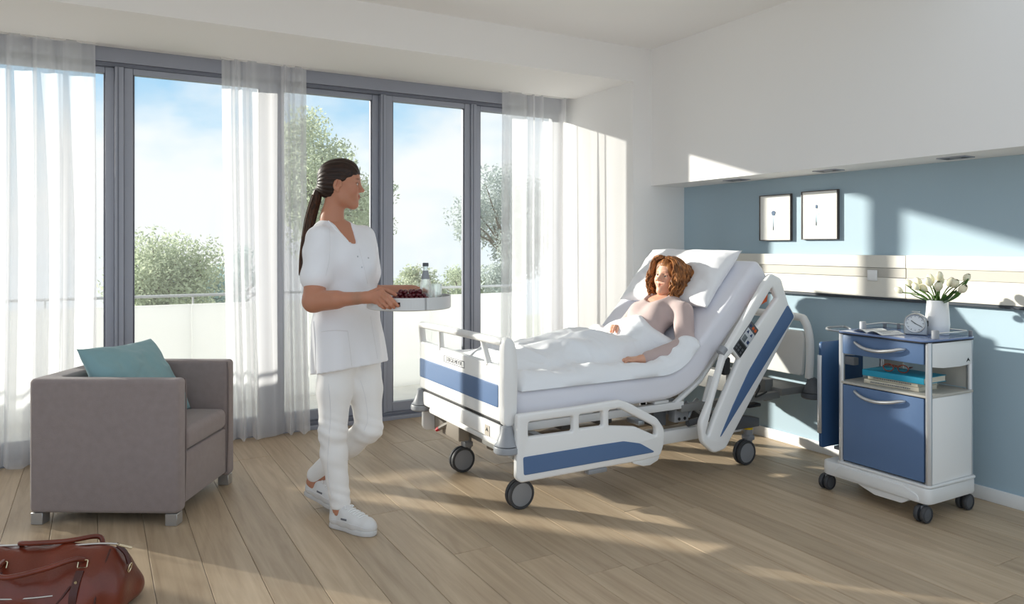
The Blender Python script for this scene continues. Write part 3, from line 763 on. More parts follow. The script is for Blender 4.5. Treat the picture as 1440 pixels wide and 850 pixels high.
# casters
def caster(x, y, head=False):
    r = .072; cst = empty('caster', (x-BO.x, y-BO.y, 0), parent=BED)
    for sy in (-1, 1):
        MB().lathe([(.0, .004), (r-.016, .004), (r-.012, .0065), (r-.003, .009), (r, .014), (r, .024), (r-.006, .028), (.0, .028)], 28, (0, 0, 0), 'y')
        w = MB(); w.lathe([(r-.014, .026), (r-.004, .026), (r, .021), (r, .009), (r-.004, .005), (r-.014, .005)], 28, (0, 0, r), 'y', cap=False)
        w.v = [(a, sy*b, c) for a, b, c in w.v]; w.build('tyre', 'tyre', cst)
        w = MB(); w.lathe([(.0, .028), (.02, .028), (r-.015, .024), (r-.013, .006), (0, .006)], 28, (0, 0, r), 'y'); w.v = [(a, sy*b, c) for a, b, c in w.v]; w.build('wheel_cover', 'grey_plastic', cst)
    f = MB(); f.tube(smooth_pts([(.0, 0, r), (.022, 0, .10), (.036, 0, .15), (.03, 0, .20)], 4), [.024]*13, 10); f.box((.004, -.03, .14), (.06, .03, .175), .01); f.build('fork', 'grey_plastic', cst)
    f = MB(); f.tube([(.032, 0, .15), (.032, 0, .245)], .027, 14); f.build('stem', 'grey_plastic', cst)
    if head: MB().lathe([(.0, .218), (.0285, .218), (.0285, .206), (.0, .206)], 18, (.032, 0, 0)).build('stem_ring', 'yellow', cst)
for x, y, h in ((1.825, 3.815, False), (1.82, 3.146, False), (3.345, 3.121, True), (3.345, 3.83, True)): caster(x, y, h)
for y in (3.146, 3.815): BB().box((1.80, y-.04, .225), (1.90, y+.04, .335), .01).build('caster_mount', 'chassis_grey')
BB().box((1.82, 3.10, .22), (1.90, 3.86, .285), .01).build('foot_crossbeam', 'chassis_grey')
BB().prism([(3.16, .305), (3.24, .305), (3.43, .272), (3.43, .222), (3.16, .222)], 3.08, 3.165, 'xz', .008).build('head_arm', 'dark_grey_plastic')
BB().prism([(3.16, .305), (3.24, .305), (3.43, .272), (3.43, .222), (3.16, .222)], 3.79, 3.87, 'xz', .008).build('head_arm', 'dark_grey_plastic')
BB().box((3.16, 3.1, .225), (3.25, 3.86, .30), .01).build('head_crossbeam', 'dark_grey_plastic')

# lower side rails (near one lowered; far one the same)
low = [(1.680, .520), (2.000, .521), (2.275, .527), (2.335, .503), (2.510, .410), (2.562, .345), (2.552, .262), (2.530, .212), (2.40, .205), (2.10, .206), (1.700, .204), (1.676, .225)]
lr = [.02, 0, .06, .05, .08, .08, .05, .03, 0, 0, .03, .03]
h1 = arc_poly([(1.739, .480), (1.990, .480), (1.990, .406), (1.739, .410)], .012)
h2 = arc_poly([(2.023, .482), (2.164, .485), (2.168, .410), (2.025, .413)], .012)
h3 = arc_poly([(2.201, .483), (2.268, .487), (2.502, .366), (2.506, .318), (2.370, .382), (2.201, .406)], [.01, .03, .03, .01, .06, .01])
def low_rail(Y, out):
    r_ = bplate('lower_side_rail', arc_poly(low, lr), [h1, h2, h3], .036, .010, 'plastic_white', BED, Y)
    yo = Y+out*.019
    bplate('blue_inlay', arc_poly([(1.709, .323), (2.105, .323), (2.289, .321), (2.395, .296), (2.494, .239), (2.105, .239), (1.713, .239)], [.01, 0, .1, .1, .006, 0, .01]), [], .003, .0006, 'rail_blue', r_, yo)
    BB().prism(arc_poly([(2.345, .210), (2.53, .215), (2.515, .192), (2.465, .174), (2.42, .176), (2.36, .196)], .006), Y-.014, Y+.014, 'xz', .003).build('foot_stop', 'plastic_offwhite', r_)
    BB().box((2.075, Y-.02, .182), (2.19, Y+.025, .207), .008).build('latch', 'grey_plastic', r_)
    for x in (1.80, 2.40): BB().box((x, min(Y, Y-out*.10), .38), (x+.04, max(Y, Y-out*.10), .405), .004).build('hinge_arm', 'steel', r_)
low_rail(2.94, -1); low_rail(4.045, 1)
# upper side rail, turned up with the backrest
up = [(3.352, 1.140), (3.432, 1.108), (3.492, .962), (3.552, .884), (2.992, .186), (2.905, .172), (2.822, .240), (2.806, .345), (2.880, .470), (2.976, .712), (3.026, .764), (3.300, 1.092)]
ur = [.04, .05, .03, .03, .05, .06, .06, .08, .2, .08, .1, .1]
u1 = arc_poly([(3.358, 1.060), (3.398, .996), (3.232, .838), (3.190, .872)], .012)
u2 = arc_poly([(3.046, .708), (3.096, .668), (2.925, .390), (2.862, .268), (2.848, .290), (2.905, .455), (2.995, .672)], [.01, .01, .05, .012, .012, .1, .03])
urail = bplate('upper_side_rail', arc_poly(up, ur), [u1, u2], .040, .013, 'plastic_white', BED, 2.94)
bplate('blue_inlay', arc_poly([(3.480, .955), (3.534, .884), (2.930, .236), (3.040, .418), (3.164, .600)], [.012, .02, .006, .1, .2]), [], .003, .0006, 'rail_blue', urail, 2.9185)
ca, sa = math.cos(.79), math.sin(.79)
def ctl(name, x0, x1, z0, z1, m, parent, d=.003, y=2.917, r=.003):
    """patch on the tilted control panel: local x up along the rail, local z across it"""
    cx, cz = 3.147, .772
    pts = [(cx+a*ca-b*sa*-1*-1, cz+a*sa+b*ca) for a, b in arc_poly([(x0, z0), (x1, z0), (x1, z1), (x0, z1)], r)]
    return bplate(name, pts, [], d, d*.2, m, parent, y)
cp = ctl('control_panel', -.104, .104, -.036, .048, 'dark_grey_plastic', urail, .034, 2.9345, .008)
ctl('key_field', -.028, .058, -.030, .042, 'ctl_face', cp, .002, 2.9168)
ctl('display', -.024, .014, .006, .038, 'screen', cp, .002, 2.9160)
ctl('key_row', -.096, -.036, -.030, .042, 'black_plastic', cp, .0015, 2.9168)
for a, b in ((-.09, -.012), (-.07, -.012), (-.09, .012), (-.07, .012), (-.09, .032), (-.07, .032)): ctl('key', a, a+.014, b-.007, b+.007, 'dark_grey_plastic', cp, .002, 2.9160, .002)
def ctri(x, z, s_, m):
    cx, cz = 3.147, .772; bplate('arrow_key', [(cx+a*ca-b*sa, cz+a*sa+b*ca) for a, b in ((x-s_, z-s_), (x-s_, z+s_), (x+s_, z))], [], .002, .0003, m, cp, 2.9160)
ctri(.042, .026, .010, 'navy'); ctri(.042, -.008, .010, 'navy')
ctl('blue_key', -.016, .004, -.024, -.006, 'navy', cp, .002, 2.9160, .002)
for a in (-.022, 0.0): ctl('orange_key', .070, .088, a, a+.016, 'orange', cp, .002, 2.9160, .006)
ctl('blue_key', .070, .086, .026, .040, 'navy', cp, .002, 2.9160, .006)
BB().tube([(2.968, 2.94, .708), (2.996, 2.94, .735)], .024, 14).build('joint_sleeve', 'bumper_grey', urail)
BB().box((3.01, 2.95, .58), (3.06, 2.985, .68), .012, 2).build('handset_holder', 'black_plastic', urail)
BB().box((3.12, 2.96, .52), (3.16, 3.05, .60), .006).build('rail_bracket', 'steel', urail)
BB().prism([(3.225, .925), (3.375, 1.035), (3.365, .975)], 2.968, 2.984, 'xz', .002).build('release_grip', 'orange')

# ------------------------------------------------------------------ mattress following the raised backrest
TH = .803     # backrest angle
HX, HZ = 2.745, .605
def spine():
    """(x, z, angle) along the top of the mattress"""
    pts = []; R = .30
    L0 = HX-R*math.tan(TH/2)
    for k in range(16): pts.append((1.712+(L0-1.712)*k/15, HZ, 0.0))
    cx, cz = L0, HZ+R
    for k in range(1, 13): a = TH*k/12; pts.append((cx+R*math.sin(a), cz-R*math.cos(a), a))
    x0, z0, _ = pts[-1]; Ls = .735
    for k in range(1, 13): pts.append((x0+Ls*k/12*math.cos(TH), z0+Ls*k/12*math.sin(TH), TH))
    return pts
SP = spine()
SL = [0.0]
for i in range(1, len(SP)): SL.append(SL[-1]+math.hypot(SP[i][0]-SP[i-1][0], SP[i][1]-SP[i-1][1]))
def surf(s, y, h):
    """point h above the mattress top at arc length s"""
    x = np.interp(s, SL, [p[0] for p in SP]); z = np.interp(s, SL, [p[1] for p in SP]); a = np.interp(s, SL, [p[2] for p in SP])
    if s > SL[-1]: x += (s-SL[-1])*math.cos(TH); z += (s-SL[-1])*math.sin(TH)
    return Vector((x-h*math.sin(a), y, z+h*math.cos(a)))
MY0, MY1, MT = 3.015, 3.955, .138
def mattress():
    sec = []; r = .03
    for (cy, ct, a0) in ((MY1-r, -r, 0), (MY0+r, -r, 90), (MY0+r, -MT+r, 180), (MY1-r, -MT+r, 270)):
        for k in range(5): a = math.radians(a0+k*22.5); sec.append((cy+r*math.cos(a), ct+r*math.sin(a)))
    # densify the top edge
    out = []
    for i, p in enumerate(sec):
        out.append(p); q = sec[(i+1) % len(sec)]
        if abs(q[0]-p[0]) > .2:
            for k in range(1, 12): out.append((p[0]+(q[0]-p[0])*k/12, p[1]))
        elif abs(q[1]-p[1]) > .05:
            for k in range(1, 4): out.append((p[0], p[1]+(q[1]-p[1])*k/4))
    n = len(out); V = []; ss = np.linspace(0, SL[-1], 60); Fc = []
    cy = (MY0+MY1)/2
    for i, s in enumerate(ss):
        e = min(s, SL[-1]-s); k = 1.0
        ins = 0 if e > .03 else (.03-math.sqrt(max(0, .03**2-(.03-e)**2)))
        for (y, t) in out:
            yy = cy+(y-cy)*(1-ins/.47); tt = -MT/2+(t+MT/2)*(1-ins*2/MT)
            tt += .004*nz3(s*6, y*6, 1) if t > -.02 else 0
            if t > -.02 and s > SL[-1]-.34: tt -= .0
            V.append(surf(s, yy+.003*nz3(s*5, t*20, y), tt)-Vector((2.6, 3.48, .47)))
    for i in range(len(ss)-1):
        for k in range(n): Fc.append((i*n+k, i*n+(k+1) % n, (i+1)*n+(k+1) % n, (i+1)*n+k))
    Fc.append(tuple(range(n-1, -1, -1))); Fc.append(tuple((len(ss)-1)*n+k for k in range(n)))
    me = pmesh('mattress', V, Fc); bm = bmesh.new(); bm.from_mesh(me); bmesh.ops.recalc_face_normals(bm, faces=bm.faces); bm.to_mesh(me); bm.free(); shade(me, 60)
    e = tag(empty('mattress', (2.6, 3.48, .47)), 'mattress in a pale lavender fitted sheet bent over the raised backrest', 'mattress')
    link_mesh('fitted_sheet', me, 'sheet', e)
mattress()

# ------------------------------------------------------------------ pillow
def pillow_mesh(name, w, h, t, seed, dents=(), flop=0.0, n=44):
    """cushion in the local xy plane, thickness along z"""
    V = []; Fc = []
    def pt(u, v, side):
        a, b = 2*u-1, 2*v-1
        pin = .06*(1-abs(a)**2)*abs(b)**3; pin2 = .06*(1-abs(b)**2)*abs(a)**3
        x = a*w/2*(1-pin2*1.2); y = b*h/2*(1-pin*1.2)
        prof = (max(0, 1-abs(a)**2.6)*max(0, 1-abs(b)**2.6))**.5
        ed = min(1-abs(a), 1-abs(b))
        wr = .010*nz3(a*3+seed, b*3, 2)+.006*nz3(a*7+seed, b*7, 5)+.010*math.sin(9*math.atan2(b, a)+seed)*max(0, 1-ed*2.2)*min(1, ed*6)
        z = prof*t/2*(1+.15*nz3(a*1.3, b*1.3, seed))+wr*min(1, ed*5)
        for (da, db, rr, dep) in dents:
            q = ((a-da)**2+(b-db)**2)/rr**2; z -= dep*math.exp(-q) if side > 0 else 0
        zz = side*max(z, .0)
        return (x, y, zz+flop*(a*a+b*b)*.5)
    for side in (1, -1):
        o = len(V)
        for j in range(n+1):
            for i in range(n+1):
                V.append(pt(i/n, j/n, side))
        for j in range(n):
            for i in range(n):
                q = (o+j*(n+1)+i, o+j*(n+1)+i+1, o+(j+1)*(n+1)+i+1, o+(j+1)*(n+1)+i); Fc.append(q if side > 0 else q[::-1])
    me = pmesh(name, V, Fc); bm = bmesh.new(); bm.from_mesh(me); bmesh.ops.remove_doubles(bm, verts=bm.verts, dist=5e-4); bmesh.ops.recalc_face_normals(bm, faces=bm.faces); bm.to_mesh(me); bm.free(); shade(me)
    return me
def frame_M(o, x, y):
    x = Vector(x).normalized(); y = Vector(y); y = (y-x*y.dot(x)).normalized(); z = x.cross(y)
    return Matrix(((x.x, y.x, z.x, o[0]), (x.y, y.y, z.y, o[1]), (x.z, y.z, z.z, o[2]), (0, 0, 0, 1)))
pil = tag(empty('pillow', (0, 0, 0)), 'large white pillow behind the patient head', 'pillow')
pc = surf(SL[-1]-.215, 3.49, .050)
pil.matrix_world = frame_M(pc, (0, -1, 0), (math.cos(TH+.06), 0, math.sin(TH+.06)))
link_mesh('pillow_case', pillow_mesh('pillow_case', .80, .43, .17, 2, dents=((.16, -.25, .38, .055),), flop=.0), 'pillow_white', pil)
def W3(px, py, d):
    """room point seen at pixel (px, py) of the 1440 x 850 photograph, d metres in front of the camera plane"""
    s_, c_ = math.sin(YAW), math.cos(YAW); l = (px-720)/F_PX*d
    return Vector((d*s_+l*c_, d*c_-l*s_, CAM_H-(py-HORIZON)/F_PX*d))
# ------------------------------------------------------------------ bedside cabinet
CB = Vector((3.56, 2.265, 0))
cab = tag(empty('bedside_cabinet', CB), 'white bedside cabinet on casters with blue drawer and door', 'cabinet')
class CBB(MB):
    def build(s, name, material, parent=None, smooth=40):
        s.v = [(a-CB.x, b-CB.y, c-CB.z) for a, b, c in s.v]; return super().build(name, material, parent or cab, smooth)
def cplate(name, outline, holes, thick, bev, material, parent, z): return plate(name, [(a-CB.x, b-CB.y) for a, b in outline], [[(a-CB.x, b-CB.y) for a, b in h] for h in holes], thick, bev, material, parent or cab, 'xy', z)
X0, X1, Y0, Y1 = 3.385, 3.725, 2.035, 2.495
# posts
for (x, y) in ((X0, Y0), (X0, Y1), (X1, Y0), (X1, Y1)):
    CBB().lathe([(.0, .17), (.0145, .17), (.0145, .842), (.0, .842)], 18, (x+(.002 if x == X0 else 0), y, 0)).build('corner_post', 'alu')
topo = arc_poly([(X0-.03, Y0-.005), (X1+.02, Y0-.03), (X1+.02, Y1+.03), (X0-.03, Y1+.005)], [.03, .05, .05, .03])
tp = cplate('top_plate', topo, [], .010, .003, 'cab_top', None, .850)
cplate('edge_band', [(a, b) for a, b in topo], [], .006, .002, 'black_plastic', tp, .8425)
cplate('shelf', arc_poly([(X0-.012, Y0-.01), (X1+.01, Y0-.02), (X1+.01, Y1+.01), (X0-.012, Y1+.01)], .02), [], .012, .003, 'panel_stripe', None, .588)
cplate('floor_plate', arc_poly([(X0-.022, Y0-.018), (X1+.02, Y0-.028), (X1+.02, Y1+.018), (X0-.022, Y1+.018)], .03), [], .012, .004, 'plastic_offwhite', None, .170)
dr = CBB().box((X0-.012, Y0+.016, .738), (X0+.006, Y1-.016, .838), .003).build('drawer', 'cab_blue')
CBB().box((X0+.006, Y0+.022, .745), (X1-.02, Y1-.022, .826), .003).build('drawer_box', 'plastic_offwhite', dr)
do = CBB().box((X0-.012, Y0+.016, .186), (X0+.006, Y1-.016, .578), .003).build('door', 'cab_blue')
def bow(zc, parent):
    p = smooth_pts([(X0-.012, 2.408, zc+.012), (X0-.034, 2.392, zc+.008), (X0-.044, 2.34, zc-.012), (X0-.046, 2.27, zc-.018), (X0-.044, 2.20, zc-.008), (X0-.034, 2.158, zc+.004), (X0-.012, 2.142, zc+.006)], 5)
    CBB().tube(p, [.0058+.0035*math.sin(math.pi*i/(len(p)-1)) for i in range(len(p))], 10).build('handle', 'alu', parent)
bow(.795, dr); bow(.545, do)
for (y0, y1, n) in ((Y0-.012, Y0+.002, 'side_panel'), (Y1-.002, Y1+.012, 'side_panel')):
    CBB().prism(arc_poly([(X0+.012, .178), (X1-.005, .178), (X1-.005, .580), (X0+.012, .582)], .004), y0, y1, 'xz', .002).build(n, 'plastic_white')
    CBB().prism(arc_poly([(X0+.012, .728), (X0+.10, .718), (X1-.10, .715), (X1-.005, .720), (X1-.005, .838), (X0+.012, .838)], .006), y0, y1, 'xz', .002).build('side_apron', 'plastic_white')
em = CBB().prism([(X1-.05, .733), (X1-.035, .752), (X1-.020, .735), (X1-.035, .740)], Y0-.0135, Y0-.012, 'xz').build('maker_mark', 'black_plastic')
CBB().box((X1-.004, Y0+.012, .18), (X1+.006, Y1-.012, .58), .002).build('back_panel', 'plastic_offwhite')
CBB().box((X1-.004, Y0+.012, .60), (X1+.004, Y0+.20, .715), .002).build('back_panel', 'panel_stripe')
CBB().box((X1-.004, Y1-.12, .60), (X1+.004, Y1-.012, .72), .002).build('back_panel', 'panel_stripe')
# base with the raised foot rail
CBB().prism(arc_poly([(X0-.03, Y0-.02), (X1+.03, Y0-.02), (X1+.03, Y1+.10), (X0-.03, Y1+.10)], .04), .088, .163, 'xy', .010).build('base', 'plastic_offwhite')
CBB().prism(arc_poly([(Y0+.02, .092), (Y0+.035, .128), (Y0+.10, .150), (Y1-.02, .156), (Y1+.02, .120), (Y1+.0, .105)], .02), X0-.037, X0-.024, 'yz', .004).build('front_cover', 'plastic_offwhite')
CBB().prism(arc_poly([(Y0+.06, .10), (Y0+.12, .060), (Y1-.20, .058), (Y1-.06, .10)], .03), X0-.02, X0+.09, 'yz', .01).build('base_hump', 'plastic_white')
def small_caster(x, y):
    c_ = empty('caster', (x-CB.x, y-CB.y, 0), parent=cab); r = .040
    for sy in (-1, 1):
        w = MB().lathe([(r-.010, .026), (r-.003, .026), (r, .022), (r, .010), (r-.003, .006), (r-.010, .006)], 22, (0, 0, r), 'y', cap=False); w.v = [(a, sy*b, c) for a, b, c in w.v]; w.build('tyre', 'tyre', c_)
        w = MB().lathe([(0, .027), (.012, .027), (r-.010, .024), (r-.009, .006), (0, .006)], 22, (0, 0, r), 'y'); w.v = [(a, sy*b, c) for a, b, c in w.v]; w.build('wheel_cover', 'dark_grey_plastic', c_)
    MB().box((-.012, -.006, .03), (.034, .006, .078), .004).tube([(.02, 0, .05), (.02, 0, .092)], .011, 12).build('fork', 'grey_plastic', c_)
for x, y in ((3.375, 2.055), (3.395, 2.59), (3.725, 2.058), (3.725, 2.59)): small_caster(x, y)
# fold-down table leaf hanging at the side
lf = CBB().prism(arc_poly([(3.352, .222), (3.70, .222), (3.70, .785), (3.352, .785)], .02), 2.592, 2.610, 'xz', .003).build('side_leaf', 'leaf_blue')
CBB().box((3.343, 2.589, .300), (3.353, 2.613, .715), .003).build('edge_grip', 'alu', lf)
CBB().box((3.50, 2.505, .66), (3.54, 2.592, .70), .004).build('leaf_bracket', 'grey_plastic'); CBB().box((3.46, 2.505, .20), (3.62, 2.60, .218), .004).build('leaf_bracket', 'grey_plastic')
CBB().tube(smooth_pts([(3.40, 2.52, .848), (3.36, 2.56, .855), (3.42, 2.60, .858), (3.52, 2.585, .860), (3.50, 2.52, .850)], 5), .006, 8).build('side_hoop', 'steel')
# gallery rail on the top
for (x, y) in ((3.53, 2.475), (3.46, 2.048)):
    CBB().lathe([(0, .856), (.0165, .856), (.0165, .893), (.014, .896), (0, .896)], 18, (x, y, 0)).build('rail_post', 'bumper_grey')
for (x, y) in ((X1, 2.40), (X1, 2.03), (X1, 2.48)): CBB().box((x-.006, y-.008, .855), (x+.006, y+.008, .882), .002).build('rail_clip', 'grey_plastic')
CBB().tube(arc3 := [(3.53, 2.475, .878), (3.70, 2.486, .878), (X1, 2.47, .878), (X1, 2.05, .878), (3.70, 2.035, .878), (3.46, 2.048, .878)], .0042, 8).build('gallery_rail', 'alu')

# ------------------------------------------------------------------ things on and in the cabinet
TOPZ = .8555
def book(y0, y1, x0, x1, z0, z1, rz, cover, name, label, group='books on the cabinet shelf'):
    cx, cy = (x0+x1)/2, (y0+y1)/2; e = tag(empty(name, (cx, cy, z0), rz), label, 'book', group); hx, hy, h = (x1-x0)/2, (y1-y0)/2, z1-z0; t = .0022
    plate('cover', arc_poly([(-hx, 0), (hx, 0), (hx, t), (-hx+.006, t), (-hx+.003, t+.004), (-hx+.003, h-t-.004), (-hx+.006, h-t), (hx, h-t), (hx, h), (-hx, h)], [.004, 0, 0, .002, 0, 0, .002, 0, 0, .004], 3), [], 2*hy, .0004, cover, e, 'xz', 0)
    MB().box((-hx+.0035, -hy+.004, t), (hx-.004, hy-.004, h-t), .0008, 1).build('pages', 'book_paper', e)
    return e
b1 = book(2.110, 2.395, 3.425, 3.590, .5945, .6165, .02, 'book_cream', 'book', 'cream book lying lowest of the three in the cabinet')
b2 = book(2.108, 2.375, 3.428, 3.590, .617, .6365, -.03, 'book_cream', 'book', 'cream book with printed spine, in the middle of the stack')
b3 = book(2.075, 2.390, 3.405, 3.600, .637, .668, .03, 'book_teal', 'book', 'thick turquoise book on top of the stack under the glasses')
for b_, n, off in ((b2, 26, 0), (b1, 14, .05)):
    rnd = random.Random(n); mm = MB(); y = -.10
    hx = .081 if b_ is b2 else .0825
    while y < .10:
        w = .004+.005*rnd.random(); mm.box((-hx-.0006, y, .007), (-hx+.0004, y+w, .013)); y += w+.003
    mm.build('spine_print', 'logo_grey', b_, None)
gl = tag(empty('eyeglasses', (3.475, 2.245, .6685), .25), 'folded tortoiseshell eyeglasses on the turquoise book', 'eyeglasses')
for sy in (-1, 1):
    ring = [(-.028, sy*.034+.024*math.cos(a), .0215+.0185*math.sin(a)) for a in [k*.3927 for k in range(16)]]
    MB().tube(ring, .0024, 6, closed=True).build('lens_rim', 'tortoise', gl)
    MB().tube(smooth_pts([(-.027, sy*.060, .026), (.0, sy*.061, .026), (.06, sy*.05, .022), (.10, sy*.02, .012)], 4), .0022, 6).build('temple_arm', 'tortoise', gl)
MB().tube(smooth_pts([(-.028, -.011, .026), (-.029, 0, .030), (-.028, .011, .026)], 4), .002, 6).build('bridge', 'tortoise', gl)
# open booklet
bk = tag(empty('open_booklet', (3.452, 2.335, TOPZ), -.25), 'open white booklet lying on the cabinet top', 'booklet')
for sgn in (1, -1):
    V = []; n = 12
    for k in range(n+1):
        u = k/n; y = sgn*(.003+.105*u); z = .0022+.016*math.sin(math.pi*min(1, u*1.05))*(1-u*.55)
        V += [(-.07, y, z), (.07, y, z)]
    mm = MB(); o = [(v[0], v[1], v[2]-.0018) for v in V]
    Fc = [(2*k, 2*k+1, 2*k+3, 2*k+2) for k in range(n)]; mm.add(V, Fc); mm.add(o, [f[::-1] for f in Fc]); mm.build('page', 'paper', bk)
    mm = MB()
    for ln in range(7):
        u = .25+ln*.09; y = sgn*(.003+.105*u); z = .0026+.016*math.sin(math.pi*min(1, u*1.05))*(1-u*.55)
        mm.box((-.05, y-.0012, z-.0004), (.05-.02*(ln % 3), y+.0012, z+.0003))
    mm.build('text_lines', 'logo_grey', bk, None)
# clock
ck = tag(empty('alarm_clock', (3.545, 2.195, TOPZ), math.radians(26)), 'round silver alarm clock on the cabinet top', 'clock')
prof = arc_poly([(-.050, 0), (.050, 0), (.052, .055), (.045, .090), (.0, .112), (-.045, .090), (-.052, .055)], [.006, .006, .05, .05, .06, .05, .05], 6)
plate('housing', prof, [], .055, .006, 'clock_silver', ck, 'yz', 0)
MB().lathe([(.047, -.030), (.047, -.022), (.041, -.0305), (.040, -.033), (.044, -.035), (.047, -.030)], 36, (0, 0, .058), 'x', cap=False).build('bezel', 'alu', ck)
MB().lathe([(0, -.0295), (.042, -.0295), (.042, -.0265), (0, -.0265)], 36, (0, 0, .058), 'x').build('dial', 'clock_face', ck)
for k in range(12):
    a = k*math.pi/6; r0, r1 = (.031, .037)
    MB().tube([(-.0302, r0*math.sin(a), .058+r0*math.cos(a)), (-.0302, r1*math.sin(a), .058+r1*math.cos(a))], .0009, 5).build('hour_mark', 'black_plastic', ck)
for (a, l, r) in ((math.radians(52), .022, .0017), (math.radians(-118), .031, .0013)):
    MB().tube([(-.0312, -.005*math.sin(a), .058-.005*math.cos(a)), (-.0312, l*math.sin(a), .058+l*math.cos(a))], r, 6).build('hand', 'black_plastic', ck)
MB().box((-.012, -.0545, .045), (.008, -.0495, .072), .002).build('side_button', 'black_plastic', ck)
MB().box((-.008, -.018, .110), (.008, .018, .115), .002).build('snooze_bar', 'clock_silver', ck)
# vase and tulips
VX, VY = 3.652, 2.150
vs_ = tag(empty('vase', (VX, VY, TOPZ)), 'plain white tapered vase holding tulips', 'vase')
mm = MB(); n = 12; zz = [0, .004, .05, .10, .168, .170, .168, .10, .012]; rr = [.050, .053, .056, .053, .047, .0455, .044, .049, .048]
V = []
for z, r in zip(zz, rr):
    for k in range(48):
        a = 2*math.pi*k/48; f = 1-.018*abs(math.cos(6*a/2+z*6)); V.append((r*f*math.cos(a), r*f*math.sin(a), z))
Fc = [(i*48+k, i*48+(k+1) % 48, (i+1)*48+(k+1) % 48, (i+1)*48+k) for i in range(len(zz)-1) for k in range(48)]
Fc.append(tuple(range(47, -1, -1))); Fc.append(tuple((len(zz)-1)*48+k for k in range(48))); mm.add(V, Fc); mm.build('body', 'ceramic', vs_, 50)
def petal_mesh():
    V = []; n, m = 8, 6
    for j in range(n+1):
        v = j/n; w = .0155*math.sin(math.pi*min(1, .12+v*.86))**.75*(1-.15*v); z = .046*v; bul = .0165*math.sin(math.pi*(.10+.78*v))+.002
        for i in range(m+1):
            u = i/m*2-1; V.append((bul-.010*u*u*(w/.0155), u*w, z))
    Fc = [(j*(m+1)+i, j*(m+1)+i+1, (j+1)*(m+1)+i+1, (j+1)*(m+1)+i) for j in range(n) for i in range(m)]
    me = pmesh('petal', V, Fc); shade(me); me.materials.append(MAT['tulip']); return me
PET = petal_mesh()
def leafblade(pts, wd, parent, material='leaf_green'):
    P = smooth_pts(pts, 5); V = []; m = len(P)
    for i, p in enumerate(P):
        t_ = (P[min(i+1, m-1)]-P[max(i-1, 0)]).normalized(); sd = t_.cross(Vector((0, 0, 1))); sd = sd.normalized() if sd.length > .05 else Vector((0, 1, 0))
        up_ = sd.cross(t_); w = wd*math.sin(math.pi*(.06+.92*i/(m-1)))**.8
        V += [p-sd*w+up_*w*.35, p, p+sd*w+up_*w*.35]
    Fc = []
    for i in range(m-1): Fc += [(3*i, 3*i+1, 3*i+4, 3*i+3), (3*i+1, 3*i+2, 3*i+5, 3*i+4)]
    me = pmesh('leaf', V, Fc); shade(me); link_mesh('leaf', me, material, parent)
tul = [(.17, -.02, .185, 0), (.135, .01, .215, 1), (.10, .025, .225, 0), (.075, -.03, .205, 1), (.045, .03, .235, 0), (.025, -.02, .225, 0), (.0, .025, .230, 1), (-.02, -.03, .205, 0), (-.045, .02, .225, 0), (-.085, -.015, .225, 1), (-.12, .02, .255, 1), (-.125, -.03, .205, 1), (.055, .0, .195, 0), (-.01, 0, .255, 0)]
TLAB = {0: 'leftmost cream tulip, drooping low beside the vase', 1: 'second cream tulip from the left in the vase', 10: 'highest cream tulip leaning right out of the vase', 11: 'lowest cream tulip leaning right out of the vase', 13: 'tallest cream tulip at the centre of the vase'}
for i, (dy, dx, z, lf_) in enumerate(tul):
    e = tag(empty('tulip', (VX, VY, TOPZ+.014)), TLAB.get(i, 'cream white tulip in the middle of the bunch in the vase'), 'tulip', 'tulips in the vase')
    b0 = Vector((dx*.3, dy*.18, .012)); b1_ = Vector((dx*.5, dy*.28, .150)); hd = Vector((dx, dy, z))
    P = smooth_pts([b0, b1_, hd*.5+b1_*.5+Vector((0, 0, .012)), hd], 5); MB().tube(P, .0030, 6).build('stem', 'stem_green', e)
    ax = (P[-1]-P[-3]).normalized()*.6+Vector((0, 0, .5))+Vector((-.1, dy*1.2, 0)); q = Vector((0, 0, 1)).rotation_difference(ax.normalized())
    bl = empty('bloom', hd, parent=e); bl.rotation_mode = 'QUATERNION'; bl.rotation_quaternion = q
    sc_ = .92+.2*((i*37) % 10)/10
    for k in range(6):
        o = link_mesh('petal', PET, None, bl); o.rotation_euler = (0, .0, k*math.pi/3+.3*i); o.scale = (sc_*(1 if k % 2 else .9),)*2+(sc_*1.02,)
    if lf_: 
        sg = 1 if dy >= 0 else -1
        leafblade([b1_+Vector((0, 0, -.01)), b1_*.4+hd*.6+Vector((0, sg*.02, -.005)), hd+Vector((-.02, sg*.03, -.015+.03*(i % 3)))], .013, e)
        leafblade([b1_, b1_*.5+hd*.5+Vector((-.03, 0, -.02)), hd+Vector((-.035, -sg*.01, -.035))], .011, e)

# ------------------------------------------------------------------ armchair
AC = Vector((.190, 4.170, 0)); ARZ = -math.radians(30.8)
arm = tag(empty('armchair', AC, ARZ), 'taupe upholstered tub armchair with square steel feet', 'armchair')
D2, W2, H1, H0 = .354, .325, .678, .055; AT = .085
